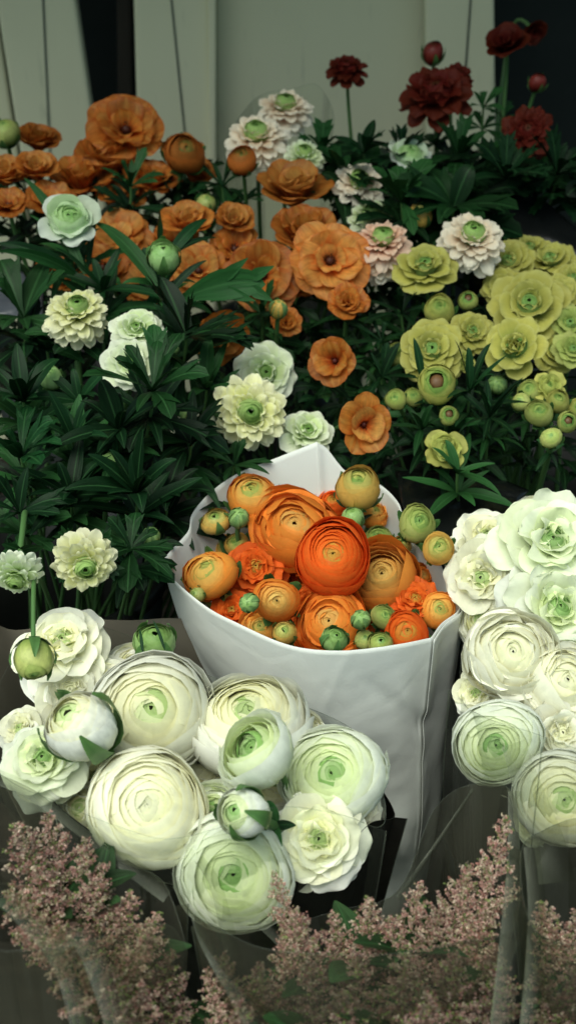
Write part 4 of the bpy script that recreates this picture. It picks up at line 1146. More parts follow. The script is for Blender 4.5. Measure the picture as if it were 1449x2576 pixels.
for i in range(rows):
    s = i / (rows - 1)
    P = rimc * (1 - s) + footc * s
    axis = cen * (1 - s) + foot * s
    out = nrm((P - axis) * np.array([1, 1, 0]))
    a_ = angc
    w = .0012 * np.sin(a_ * 4 + s * 7) * smooth(s * 5) + .0020 * np.sin(a_ * 2 - s * 11 + 1) * smooth(s * 4)
    w = w + .0007 * np.sin(a_ * 8 + s * 24 + 2 * np.sin(a_ * 3)) * smooth(s * 5)
    # dents in the lower front, where the hand pressed the stems
    for (da, ds, wa, ws, amp) in [(-1.25, .30, .25, .10, -.008), (-.95, .42, .22, .07, .006), (-1.6, .38, .3, .08, -.005), (-1.05, .55, .30, .06, -.007), (-1.9, .22, .2, .08, .004)]:
        sk = (s - ds) - .10 * (a_ - da)
        w = w + amp * np.exp(-((a_ - da) / wa) ** 2 - (sk / ws) ** 2)
    # straight handling creases: small kinks along slanting lines
    for (a_c, s_c, sl, wid, amp) in CREASE:
        q = (s - s_c) - sl * (a_ - a_c)
        win = np.exp(-((a_ - a_c) / wid) ** 2 - ((s - s_c) / (wid * .35)) ** 2)
        w = w + amp * np.maximum(0, 1 - np.abs(q) / .028) * win
    V.append(P + out * w[:, None])
V = np.array(V)
A = Acc()
A.grid(V, (.75, .75, .74), close_u=True)
root = thing('paper_wrap', 'white paper cone wrapped round the bunch of orange ranunculus', 'wrapping paper', foot)
me = A.mesh('paper_cone')
me.transform(Matrix.Translation(-Vector(foot)))
o = link('paper_cone', me, M_PAPER, root)
sm = o.modifiers.new('thick', 'SOLIDIFY'); sm.thickness = .0006; sm.offset = -1
# overlapping edge of the sheet, down the front
A = Acc()
strip = []
for i in range(rows):
    s = i / (rows - 1)
    axis = cen * (1 - s) + foot * s
    seg = V[i][PER * I0:PER * I1 + 2]
    out = nrm((seg - axis) * np.array([1, 1, 0]))
    k_ = np.linspace(0, 1, len(seg))[:, None]
    strip.append(seg + out * (.0022 + .0010 * smooth((k_ - .6) / .4) * math.sin(3 * s + .6) ** 2))
A.grid(np.array(strip), (.75, .75, .74))
me = A.mesh('overlap'); me.transform(Matrix.Translation(-Vector(foot)))
o = link('overlap_flap', me, M_PAPER, root)
sm = o.modifiers.new('thick', 'SOLIDIFY'); sm.thickness = .0005; sm.offset = 1


# ------------------------------------------------------------------ clear sleeves
def sleeve(label, rim_px, foot_c, foot_r, a0, mat, name='clear_sleeve', rows=30, wob=.003, seed=0, closed=True, group=None, part='film', seam=None, straight=True, bulge=0.0):
    rng = np.random.default_rng(seed)
    R = catmull(np.array([at(x, y, d) for x, y, d in rim_px]), 12, closed)
    n = len(R)
    fc = np.array(foot_c)
    an = a0 + np.linspace(0, 2 * PI, n, endpoint=not closed) * (1 if closed else .5) * -1
    Ft = fc + np.stack([foot_r * np.cos(an), foot_r * np.sin(an), 0 * an], -1)
    cen = R.mean(0)
    p = rng.uniform(0, 6, 6)
    V = []
    for i in range(rows):
        s = i / (rows - 1)
        P = R * (1 - s) + Ft * s
        out = nrm((P - (cen * (1 - s) + fc * s)) * np.array([1, 1, .0]))
        tt = np.linspace(0, 2 * PI, n, endpoint=not closed)
        w = wob * (np.sin(5 * tt + p[0] + 4 * s) + .7 * np.sin(9 * tt + p[1] - 5 * s) + .5 * np.sin(17 * tt + p[2] + 9 * s) + .45 * np.abs(np.sin(13 * tt + p[3] + 7 * s)) + .35 * np.abs(np.sin(23 * tt + p[4] - 11 * s))) * smooth(.2 + 2 * s)
        V.append(P + out * (w + bulge * math.sin(PI * min(1, s * 1.6)))[:, None])
    V = np.array(V)
    A = Acc(); A.grid(V, (.6, .6, .6), close_u=closed)
    root = thing(name, label, 'clear sleeve' if 'clear' in name else 'wrapping', fc, group)
    me = A.mesh(part); me.transform(Matrix.Translation(-Vector(fc)))
    link(part, me, mat, root)
    # the rolled upper hem catches the light
    A = Acc(); tube(A, np.vstack([R, R[:1]]) - fc if closed else R - fc, .00025, .00025, (.5, .55, .5), (.5, .55, .5), n=5)
    link('hem', A.mesh('hem'), M_HEM if 'clear' in name else mat, root)
    if seam is not None:
        for k in (seam if isinstance(seam, (list, tuple)) else [seam]):
            k = int(k * n) % n
            A = Acc(); Q = V[:, k] - fc
            out = nrm((V[:, k] - (cen)) * np.array([1, 1, 0]))
            A.grid(np.stack([Q, Q + out * .009], 1), (.6, .6, .6))
            link('seam', A.mesh('seam'), mat, root)
            A = Acc(); tube(A, Q + out * .009, .0006, .0006, (.5, .55, .5), (.5, .55, .5), n=5)
            link('seam_edge', A.mesh('seam_edge'), M_HEM, root)
    return root, V


M_FILM = film_mat('clear_film', .022, (.95, .97, .94), gloss=.10, rough=.12)
M_MILK = film_mat('milky_film', .09, (.92, .94, .90), gloss=.10, rough=.14)
M_HAZE = film_mat('dark_haze_film', .22, (.84, .85, .78), gloss=.10, rough=.16, milk=(.17, .165, .125))  # dark haze colour: dimness of the low front put into the film
M_HEM = film_mat('film_edge', .10, (.90, .92, .89), gloss=.12, milk=(.3, .33, .28))
M_HEM.name = 'film_edge'

# front white bunch
s4, _ = sleeve('clear film sleeve round the front white bunch', [(-40, 1880, .80), (10, 1700, .90), (120, 1560, .935), (330, 1600, .93), (500, 1690, .90), (720, 1760, .88), (905, 1850, .835), (965, 2010, .79), (955, 2080, .765),
        (860, 2050, .735), (700, 2030, .715), (560, 2080, .705), (420, 2110, .705), (300, 2080, .715), (150, 2020, .735), (20, 1960, .76)], (-.03, .52, .40), .045, 2.9, M_FILM, seed=2, seam=.52, bulge=.006)
# side white bunch
s5, _ = sleeve('clear film sleeve round the white bunch beside the paper', [(1160, 1750, .885), (1164, 1600, .97), (1200, 1440, 1.02), (1300, 1380, 1.03), (1450, 1360, 1.02), (1640, 1480, .98), (1700, 1700, .90), (1640, 1900, .80),
        (1480, 1890, .745), (1330, 1840, .755), (1210, 1800, .80)], (.22, .585, .40), .04, 2.9, M_MILK, seed=3, seam=[.02, .8], bulge=.006)

M_DARKWRAP = solid_mat('black_wrap', (.006, .006, .005), (.013, .012, .010), 26, .45, .3, bump=.3)
sleeve('black wrap under the front white bunch with a stitched edge', [(60, 1900, .80), (130, 1740, .90), (330, 1680, .92), (520, 1740, .89), (720, 1800, .87), (900, 1920, .85), (992, 2046, .815), (930, 2072, .785),
        (850, 2150, .768), (720, 2215, .757), (590, 2245, .75), (430, 2190, .755), (260, 2110, .765), (120, 2000, .78)], (-.03, .535, .40), .05, 2.9, M_DARKWRAP, name='black_wrap', seed=12, wob=.0015, part='wrap', seam=.445)
sleeve('black wrap under the white bunch beside the paper', [(1180, 1780, .90), (1200, 1560, 1.0), (1330, 1420, 1.03), (1500, 1420, 1.02), (1650, 1600, .95), (1660, 1850, .86), (1520, 2060, .80), (1420, 2110, .79), (1330, 2000, .81), (1290, 1960, .825), (1220, 1930, .84), (1185, 1880, .86)],
       (.225, .595, .40), .045, 2.9, M_DARKWRAP, name='black_wrap', seed=13, wob=.0015, part='wrap')

# ------------------------------------------------------------------ kraft sheet behind the front bunch
M_KRAFT = solid_mat('kraft_paper', (.085, .075, .058), (.13, .115, .09), 7, .85, .15, bump=.3)
A = Acc()
KR = catmull(np.array([at(x, y, d) for x, y, d in [(-140, 1700, .86), (-60, 1560, .92), (40, 1585, .955), (200, 1560, .975), (330, 1560, .975), (480, 1560, .965), (620, 1640, .925)]]), 6, False)
KB = np.array([-.03, .54, .40]) + np.stack([.06 * np.cos(np.linspace(PI, .2, len(KR))), .06 * np.sin(np.linspace(PI, .2, len(KR))), np.zeros(len(KR))], -1)
V = np.array([KR * (1 - s) + KB * s + np.array([0, .004 * math.sin(9 * s), 0]) for s in np.linspace(0, 1, 14)])
A.grid(V, (.1, .1, .1))
o = link('kraft_sheet', A.mesh('kraft_sheet'), M_KRAFT)
o.modifiers.new('thick', 'SOLIDIFY').thickness = .001
tag(o, 'grey-brown paper sheet standing behind the front white bunch', 'wrapping paper')

# ------------------------------------------------------------------ astilbe
PINK = [(.46, .29, .25), (.54, .39, .33), (.60, .52, .42), (.34, .18, .15), (.50, .46, .33), (.44, .28, .25)]


def plume_mesh(seed, L=.17, Wd=.062, dim=1.0):
    """A feathery astilbe plume along +Z: side branches crowded with tiny florets."""
    rng = np.random.default_rng(seed)
    V, C = [], []
    S = Acc()
    tube(S, np.array([[0, 0, -.02], [.002, .001, L * .5], [0, .002, L]]), .0016, .0006, (.16, .20, .08), (.22, .20, .10), n=5)
    pts = []
    for i in range(44):
        t = .02 + .96 * i / 43
        ph = i * 2.4 + rng.uniform(-.3, .3)
        l = Wd * (1 - t) ** .75 * rng.uniform(.6, 1.2) + .006
        e = math.radians(rng.uniform(15, 50))
        d = np.array([math.cos(ph) * math.cos(e), math.sin(ph) * math.cos(e), math.sin(e)])
        b = np.array([0, 0, L * t])
        tube(S, np.array([b, b + d * l * .5 + [0, 0, -.03 * l], b + d * l]), .0005, .0003, (.22, .20, .10), (.28, .22, .14), n=3)
        m = max(5, int(l / .0019))
        for q in range(m):
            s = (q + rng.random()) / m
            pts.append((b + d * l * (.08 + .95 * s) + rng.normal(0, .0016, 3), d, s))
        # second order twigs
        for k in range(int(l / .008)):
            s = rng.uniform(.2, .9)
            d2 = nrm(d + rng.normal(0, .7, 3)); l2 = l * .35 * rng.uniform(.5, 1.1)
            b2 = b + d * l * s
            for q in range(max(3, int(l2 / .0026))):
                pts.append((b2 + d2 * l2 * (q + rng.random()) / max(3, int(l2 / .0026)) + rng.normal(0, .0012, 3), d2, s))
    A = Acc()
    qs, cs = [], []
    for p, d, s in pts:
        c = np.asarray(PINK[rng.integers(0, 6)]) * rng.uniform(.75, 1.35) * np.array((1.06, .97, .98)) * dim
        if rng.random() < .16:
            c = np.array((.20, .26, .09)) * rng.uniform(.6, 1.2)
        for k in range(4):
            dd = nrm(d * .5 + rng.normal(0, .8, 3)); l = .0046 * rng.uniform(.6, 1.25)
            sd = nrm(np.cross(dd, rng.normal(0, 1, 3))) * l * .30
            qs.append([p, p + dd * l * .6 + sd, p + dd * l, p + dd * l * .6 - sd]); cs.append([c * .75, c, c * 1.2, c])
    Q = np.array(qs); n = len(Q)
    A.v.append(Q.reshape(-1, 3)); A.c.append(np.array(cs).reshape(-1, 3)); A.t.append(np.tile(np.array([[0, 0], [1, 0], [1, 1], [0, 1]], float), (n, 1)))
    A.f.append(np.arange(n * 4).reshape(n, 4)); A.n = n * 4
    return A.mesh('florets', smooth=False), S.mesh('branches')


PLUMES = [plume_mesh(40 + i) for i in range(5)]
SHADED_PLUMES = [plume_mesh(60 + i, dim=.5) for i in range(4)]  # darker florets: shade of the low front put into their colour


def astilbe(tip, base, label, group, wide=1.0, leaves=0):
    COUNT[0] += 1
    rng = np.random.default_rng(6000 + COUNT[0])
    T, B = at(*tip), at(*base)
    L = np.linalg.norm(T - B)
    z = nrm(T - B); x = nrm(np.cross(z, [.3, .8, .1])); y = np.cross(z, x)
    ro = rng.uniform(0, 6); x, y = x * math.cos(ro) + y * math.sin(ro), y * math.cos(ro) - x * math.sin(ro)
    k = L / .17; w = k * wide * 1.25
    foot = np.array([B[0] * .9, B[1] * .95 + .01, .40])
    root = thing('astilbe', label, 'flower', foot, group)
    Q = B - foot
    M = Matrix(((x[0] * w, y[0] * w, z[0] * k, Q[0]), (x[1] * w, y[1] * w, z[1] * k, Q[1]), (x[2] * w, y[2] * w, z[2] * k, Q[2]), (0, 0, 0, 1)))
    fl, br = SHADED_PLUMES[COUNT[0] % 4] if tip[1] > 2370 and tip[0] != 520 else PLUMES[COUNT[0] % 5]
    o = link('plume', fl, M_FLORET, root); o.matrix_local = M
    o = link('branches', br, M_STEM, root); o.matrix_local = M
    A = Acc(); tube(A, bez(Q, Q - z * L * .3, Q * .5, np.zeros(3), 10), .0016, .0022, (.10, .14, .05), (.07, .10, .04))
    link('stem', A.mesh('stem'), M_STEM, root)
    if leaves:
        A = Acc()
        whorl(A, rng, Q + z * L * .1, nrm(z + .4 * nrm(CAM - B)), leaves, .05, .011, C=np.asarray((.022, .05, .018)), el=(10, 60))
        link('foliage', A.mesh('foliage'), M_LEAF, root)
    return root


g = 'astilbe in the corner sleeve'
for (tx, ty, td, bx, by, bd, w, lf, lab) in [
    (45, 2075, .70, 150, 2330, .71, .95, 4, 'pink astilbe plume topmost in the corner sleeve'),
    (120, 2050, .715, 190, 2300, .72, .8, 3, 'astilbe plume against the diagonal film hem'),
    (20, 2240, .68, 170, 2430, .68, .9, 0, 'pale astilbe plume reaching to the dark corner'),
    (215, 2110, .71, 240, 2340, .71, .8, 3, 'rust-toned astilbe plume second along the diagonal hem'),
    (330, 2250, .70, 270, 2460, .70, 1.0, 4, 'fluffy pink astilbe plume above the hazy film'),
    (395, 2300, .69, 330, 2520, .69, .9, 0, 'pink astilbe plume tip beside the black triangle gap'),
    (140, 2330, .66, 240, 2560, .66, 1.0, 0, 'greyed astilbe plume under the film fold'),
    (90, 2180, .69, 150, 2400, .70, 1.0, 0, 'dense pink astilbe plume in the thick of the corner sleeve'),
    (250, 2200, .70, 250, 2420, .70, 1.0, 0, 'dense rust and pink astilbe plume under the diagonal hem'),
    (360, 2360, .67, 330, 2580, .67, 1.0, 0, 'hazy pink astilbe plume just above the dimmed one'),
    (430, 2400, .68, 380, 2640, .68, 1.0, 0, 'dimmed astilbe plume behind the film below the black gap'),
    (290, 2440, .65, 330, 2680, .65, 1.1, 0, 'dimmed astilbe plume low in the corner sleeve'),
]:
    astilbe((tx, ty, td), (bx, by, bd), lab, g, w, lf)
g = 'astilbe in the middle sleeve'
for (tx, ty, td, bx, by, bd, w, lf, lab) in [
    (690, 2195, .725, 760, 2420, .72, .55, 0, 'slender astilbe spike with a green tip over the lowest white bloom'),
    (740, 2290, .70, 790, 2500, .70, 1.0, 3, 'rosy astilbe plume beside the slender spike'),
    (840, 2300, .715, 850, 2500, .71, .9, 0, 'cream astilbe plume in front of the black film gap'),
    (930, 2260, .715, 920, 2470, .71, .9, 3, 'pale pink astilbe plume before the paper foot'),
    (1060, 2220, .72, 1010, 2420, .71, .8, 3, 'creamy astilbe sprig pointing at the paper foot'),
    (1272, 2055, .735, 1195, 2340, .72, .72, 0, 'tallest astilbe spire with separate pink florets'),
    (1185, 2175, .725, 1120, 2400, .71, .8, 0, 'short astilbe sprig leaning beside the tallest spire'),
    (1110, 2270, .71, 1060, 2480, .70, 1.0, 3, 'buff astilbe plume in the middle of the sleeve'),
    (1230, 2270, .71, 1180, 2500, .70, 1.0, 0, 'buff astilbe plume under the tallest spire'),
    (520, 2440, .69, 590, 2640, .68, .9, 4, 'pink astilbe tuft at the bottom picture edge with green buds'),
    (650, 2430, .68, 680, 2660, .68, 1.0, 0, 'dimmed astilbe plume behind the hazy film'),
    (780, 2420, .68, 790, 2650, .68, 1.0, 3, 'hazy astilbe plume below the cream one'),
    (900, 2400, .68, 900, 2640, .68, 1.0, 0, 'hazy astilbe plume below the pale pink one'),
    (1020, 2400, .67, 1010, 2640, .67, 1.0, 3, 'hazy astilbe plume below the creamy sprig'),
    (1140, 2400, .67, 1120, 2640, .67, 1.0, 0, 'hazy astilbe plume below the buff one'),
    (1250, 2400, .67, 1230, 2640, .67, 1.0, 0, 'dim astilbe plume beside the film seam'),
    (980, 2310, .715, 970, 2500, .71, 1.0, 0, 'blush astilbe plume wedged between the pale pink one and the creamy sprig'),
    (1170, 2330, .70, 1150, 2540, .70, 1.0, 0, 'buff astilbe plume below the short leaning sprig'),
    (720, 2360, .70, 740, 2580, .69, 1.0, 0, 'rosy astilbe plume at the foot of the slender spike'),
    (560, 2400, .70, 600, 2620, .69, .9, 0, 'dimmed astilbe plume under the pointed film corner'),
    (600, 2520, .66, 640, 2720, .66, 1.0, 0, 'dim astilbe plume at the bottom edge beneath the pink tuft'),
    (860, 2500, .655, 870, 2720, .655, 1.1, 0, 'dim astilbe plume at the bottom edge under the hazy ones'),
    (1080, 2500, .65, 1080, 2720, .65, 1.1, 0, 'dim astilbe plume at the bottom edge near the film seam'),
]:
    astilbe((tx, ty, td), (bx, by, bd), lab, g, w, lf)
g = 'astilbe in the outer sleeve'
for (tx, ty, td, bx, by, bd, w, lf, lab) in [
    (1360, 2270, .70, 1430, 2470, .70, .9, 3, 'astilbe sprig starting at the perforated film seam'),
    (1455, 2290, .70, 1450, 2500, .70, 1.0, 0, 'astilbe plume on the outer picture edge'),
    (1350, 2430, .68, 1420, 2640, .68, .9, 3, 'dimmed pink astilbe plume in the lowest outer corner'),
    (1440, 2440, .67, 1460, 2680, .67, 1.0, 0, 'pale astilbe plume filling the lowest outer corner'),
]:
    astilbe((tx, ty, td), (bx, by, bd), lab, g, w, lf)

s1, _ = sleeve('hazy film sleeve round the corner astilbe with a diagonal hem', [(-120, 2050, .68), (-40, 1950, .735), (80, 1985, .745), (200, 2075, .745), (330, 2170, .735), (415, 2225, .725), (470, 2390, .70), (430, 2330, .655), (330, 2330, .64),
        (250, 2360, .625), (90, 2390, .62), (-60, 2350, .63)], (-.15, .36, .40), .04, 2.6, M_HAZE, seed=5, wob=.003, seam=.45)
s2, _ = sleeve('hazy film sleeve round the middle astilbe with pointed corners', [(490, 2300, .68), (560, 2340, .70), (700, 2330, .745), (850, 2290, .76), (1000, 2240, .77), (1090, 2040, .80), (1180, 1975, .815), (1285, 1990, .79), (1305, 2150, .75),
        (1290, 2330, .67), (1150, 2370, .64), (980, 2400, .63), (820, 2400, .63), (660, 2385, .635), (540, 2330, .66)], (.03, .37, .40), .05, 2.9, M_HAZE, seed=6, wob=.003, seam=[.04, .62])
s3, _ = sleeve('hazy film sleeve round the outer astilbe with a perforated seam', [(1310, 2140, .73), (1365, 2090, .75), (1480, 2060, .76), (1640, 2150, .74), (1680, 2300, .69), (1560, 2360, .64), (1400, 2370, .635), (1325, 2300, .66)], (.26, .39, .40), .04, 2.9, M_HAZE, seed=7, wob=.003, seam=[.0, .9])
M_FOLD = film_mat('folded_film', .30, (.86, .88, .82), gloss=.12, rough=.16, milk=(.28, .30, .24))  # pale folds also paint in bright reflections of the crinkled film
M_FOLD2 = film_mat('pale_film_fold', .42, (.84, .86, .80), gloss=.12, rough=.16, milk=(.34, .36, .29))


for m_ in (M_FOLD, M_FOLD2):
    ns, ls = m_.node_tree.nodes, m_.node_tree.links
    mr = [n for n in ns if n.type == 'MAP_RANGE'][0]
    uvn = ns.new('ShaderNodeUVMap'); uvn.uv_map = 'uv'
    sx = ns.new('ShaderNodeSeparateXYZ'); ls.new(uvn.outputs[0], sx.inputs[0])
    pw = ns.new('ShaderNodeMath'); pw.operation = 'POWER'; pw.inputs[1].default_value = 2.2; ls.new(sx.outputs[0], pw.inputs[0])
    ml = ns.new('ShaderNodeMath'); ml.operation = 'MULTIPLY'
    ls.new(pw.outputs[0], ml.inputs[0]); ls.new(mr.outputs[0], ml.inputs[1])
    m1 = [l.to_node for l in mr.outputs[0].links if l.to_node.type == 'MIX_SHADER'][0]
    ls.new(ml.outputs[0], m1.inputs[0])
    # the doubled layer shines only where it folds over
    mf = [n for n in ns if n.type == 'MATH' and abs(n.inputs[1].default_value - .36) < .01][0]
    m2 = [l.to_node for l in mf.outputs[0].links][0]
    mg = ns.new('ShaderNodeMath'); mg.operation = 'MULTIPLY'
    ls.new(mf.outputs[0], mg.inputs[0]); ls.new(pw.outputs[0], mg.inputs[1]); ls.new(mg.outputs[0], m2.inputs[0])


def fold(root, pts, w0, w1, mat, seed=0, side=(0.3, 1.0)):
    """A doubled strip of film along an edge of a sleeve: it reads paler than the single layer."""
    rng = np.random.default_rng(seed)
    P = catmull(np.array([at(*q) for q in pts]), 8, False)
    m = len(P)
    T = nrm(np.gradient(P, axis=0))
    S = nrm(np.cross(T, nrm(CAM - P)))
    k = np.linspace(0, 1, 5)
    wd = np.linspace(w0, w1, m) * K * P[:, 1].mean() * 1.5
    bow = .0025 * np.sin(np.linspace(0, 9, m) + rng.uniform(0, 6))
    V = P[:, None, :] + S[:, None, :] * (k[None, :, None] - .5) * wd[:, None, None] + nrm(CAM - P)[:, None, :] * (bow[:, None] * np.sin(PI * k)[None, :])[..., None]
    o_ = np.array(root.location)
    A = Acc(); A.grid(V - o_, (.5, .5, .5))
    link('fold', A.mesh('fold'), mat, root)


fold(s1, [(-30, 1945, .74), (80, 1992, .742), (210, 2085, .74), (330, 2180, .73), (425, 2250, .72)], 36, 46, M_FOLD2, 1)
fold(s1, [(110, 2400, .63), (190, 2340, .64), (250, 2400, .635), (330, 2600, .62)], 60, 120, M_FOLD, 2)
fold(s1, [(-40, 2210, .65), (60, 2290, .65), (170, 2420, .64), (230, 2620, .62)], 60, 90, M_FOLD, 3)
fold(s2, [(492, 2295, .685), (530, 2380, .68), (620, 2520, .66), (690, 2640, .64)], 30, 90, M_FOLD, 4)
fold(s2, [(560, 2290, .70), (640, 2300, .71), (740, 2400, .70)], 60, 30, M_FOLD, 5)
fold(s2, [(1294, 1990, .79), (1300, 2150, .745), (1292, 2350, .66), (1270, 2620, .62)], 40, 80, M_FOLD2, 6)
fold(s2, [(1190, 1985, .81), (1100, 2120, .785), (1000, 2260, .76)], 8, 14, M_FOLD2, 7)
fold(s3, [(1335, 2130, .73), (1350, 2280, .69), (1345, 2450, .655), (1330, 2640, .63)], 46, 60, M_FOLD2, 8)
fold(s4, [(500, 2160, .735), (540, 2220, .72), (570, 2330, .71), (590, 2420, .71)], 26, 44, M_FOLD, 9)
fold(s5, [(1290, 1870, .775), (1330, 1990, .765), (1380, 2120, .76), (1400, 2220, .755)], 60, 90, M_FOLD, 10)
# clear sleeve round the back pompons
sleeve('thin clear sleeve standing round the back pompons', [(565, 370, 1.42), (640, 250, 1.47), (740, 222, 1.50), (800, 216, 1.50), (840, 300, 1.48), (800, 400, 1.42), (700, 420, 1.38), (600, 420, 1.38)], (.0, 1.44, .55), .05, 2.9, M_FILM, seed=8, wob=.002)

# ------------------------------------------------------------------ buckets, stand, ground, wall
M_BLACK = solid_mat('black_plastic', (.006, .007, .007), (.012, .013, .012), 20, .38, .4)
M_WOOD = solid_mat('dark_stained_timber', (.012, .010, .008), (.030, .024, .018), 6, .7, .2, bump=.2, stretch=(1, 12, 12))


def bucket(x, y, z0, z1, r0, r1, label, mat=None):
    root = thing('flower_bucket', label, 'bucket', (x, y, z0), 'black flower buckets')
    A = Acc()
    prof = [(0.0, .004), (r0 * .97, .004), (r0, .010), (lerp(r0, r1, .5), (z1 - z0) * .5), (r1, z1 - z0), (r1 - .004, z1 - z0), (lerp(r0, r1, .5) - .004, (z1 - z0) * .5), (r0 - .005, .016), (0.0, .016)]
    an = np.linspace(0, 2 * PI, 40, endpoint=False)
    V = np.array([np.stack([max(r, 1e-4) * np.cos(an), max(r, 1e-4) * np.sin(an), 0 * an + z], -1) for r, z in prof])
    A.grid(V, (.01, .01, .01), close_u=True)
    link('body', A.mesh('body'), M_BLACK, root)
    A = Acc(); h = z1 - z0
    V = np.array([np.stack([r * np.cos(an), r * np.sin(an), 0 * an + z], -1) for r, z in [(r1 + .0005, h - .016), (r1 + .007, h - .015), (r1 + .008, h - .002), (r1 + .005, h + .003), (r1 - .003, h + .003), (r1 - .0045, h - .004)]])
    A.grid(V, (.01, .01, .01), close_u=True)
    link('rim', A.mesh('rim'), M_BLACK, root)
    return root


for (x, y, r, z1, lab) in [(-.27, 1.34, .115, .80, 'black bucket of rear orange flowers'), (.0, 1.17, .11, .74, 'black bucket of the middle orange flowers'), (.0, 1.44, .11, .80, 'black bucket of the back pompons'),
                           (.27, 1.50, .12, .82, 'black bucket of dark red flowers'), (-.26, .97, .13, .76, 'black bucket of green-white flowers')]:
    bucket(x, y, .44, z1, r * .75, r, lab)
bucket(.285, 1.085, .44, .785, .10, .135, 'black bucket of yellow flowers with its curved rim showing')
for (x, y, lab) in [(.073, .70, 'black bucket holding the paper-wrapped bunch'), (-.03, .525, 'black bucket holding the front white bunch'), (.235, .58, 'black bucket holding the side white bunch'),
                    (-.15, .35, 'black bucket holding the corner astilbe'), (.03, .355, 'black bucket holding the middle astilbe'), (.21, .37, 'black bucket holding the outer astilbe')]:
    bucket(x, y, .34, .60, .060, .078, lab)


def boxes(name, L, mat, parent=None, bev=.004):
    A = Acc()
    for (x0, y0, z0, x1, y1, z1) in L:
        c = np.array([[x0, y0], [x1, y0], [x1, y1], [x0, y1]])
        V = np.array([np.column_stack([c, np.full(4, z)]) for z in (z0, z1)])
        A.grid(V, (.1, .1, .1), close_u=True)
        for z in (z0, z1):
            A.grid(np.array([[[x0, y0, z], [x1, y0, z]], [[x0, y1, z], [x1, y1, z]]]), (.1, .1, .1))
    me = A.mesh(name, smooth=False)
    import bmesh
    bm = bmesh.new(); bm.from_mesh(me)
    bmesh.ops.remove_doubles(bm, verts=bm.verts, dist=1e-5)
    bmesh.ops.recalc_face_normals(bm, faces=bm.faces)
    bm.to_mesh(me); bm.free()
    o = link(name, me, mat, parent)
    if bev:
        bv = o.modifiers.new('bevel', 'BEVEL'); bv.width = bev; bv.segments = 2
    return o


stand = thing('display_stand', 'dark stained timber stand stepped under the flower buckets', 'display stand', (0, .9, 0))


def rel(L):
    return [(a, b_ - .9, c, d, e - .9, f) for a, b_, c, d, e, f in L]


boxes('lower_shelf', rel([(-.75, .24, .315, .75, .80, .34)]), M_WOOD, stand)
boxes('upper_shelf', rel([(-.75, .83, .415, .75, 1.68, .44)]), M_WOOD, stand)
boxes('riser', rel([(-.75, .803, .30, .75, .826, .435)]), M_WOOD, stand)
for sx in (-.70, .66):
    for sy in (.28, .74, 1.60):
        boxes('leg', rel([(sx, sy, 0, sx + .04, sy + .04, .314 if sy < .8 else .414)]), M_WOOD, stand)

M_GROUND = solid_mat('pavement', (.035, .035, .033), (.06, .06, .055), 30, .9, .2, bump=.3)
A = Acc(); xs = np.linspace(-60, 60, 2); ys = np.linspace(-60, 60, 2)
X, Y = np.meshgrid(xs, ys)
A.grid(np.stack([X, Y, 0 * X], -1), (.05, .05, .05))
o = link('pavement', A.mesh('pavement', False), M_GROUND); tag(o, None, None, kind='structure')

M_WALL = solid_mat('dark_shop_wall', (.012, .016, .015), (.022, .027, .025), 5, .8, .25)
o = boxes('wall', [(-1.6, 2.10, 0, 1.6, 2.25, 3.0)], M_WALL); tag(o, None, None, kind='structure')


def board_mat(name, c1, c2):
    m = solid_mat(name, c1, c2, 3.2, .62, .25, bump=.08, stretch=(1, 1, .4))
    ns, ls = m.node_tree.nodes, m.node_tree.links
    pb = [n for n in ns if n.type == 'BSDF_PRINCIPLED'][0]
    cr = [n for n in ns if n.type == 'VALTORGB'][0]
    tc = [n for n in ns if n.type == 'TEX_COORD'][0]
    # scuffs: sparse darker specks and upright rub marks
    mp = ns.new('ShaderNodeMapping'); mp.inputs['Scale'].default_value = (26, 26, 5)
    nz = ns.new('ShaderNodeTexNoise'); nz.inputs['Scale'].default_value = 2.0; nz.inputs['Detail'].default_value = 5
    ls.new(tc.outputs['Object'], mp.inputs[0]); ls.new(mp.outputs[0], nz.inputs['Vector'])
    mr = ns.new('ShaderNodeMapRange'); mr.inputs['From Min'].default_value = .60; mr.inputs['From Max'].default_value = .76
    mr.inputs['To Max'].default_value = .45
    ls.new(nz.outputs[0], mr.inputs[0])
    mx = ns.new('ShaderNodeMix'); mx.data_type = 'RGBA'; mx.inputs[7].default_value = (.30, .30, .22, 1)
    ls.new(mr.outputs[0], mx.inputs[0]); ls.new(cr.outputs[0], mx.inputs[6]); ls.new(mx.outputs[2], pb.inputs['Base Color'])
    return m


M_BOARD = board_mat('cream_board', (.63, .61, .43), (.71, .68, .49))
M_BROWN = solid_mat('brown_post', (.030, .026, .020), (.045, .038, .030), 8, .7, .2, stretch=(6, 6, .5))
M_GROOVE = solid_mat('groove', (.10, .11, .09), (.13, .14, .11), 8, .8, .1)


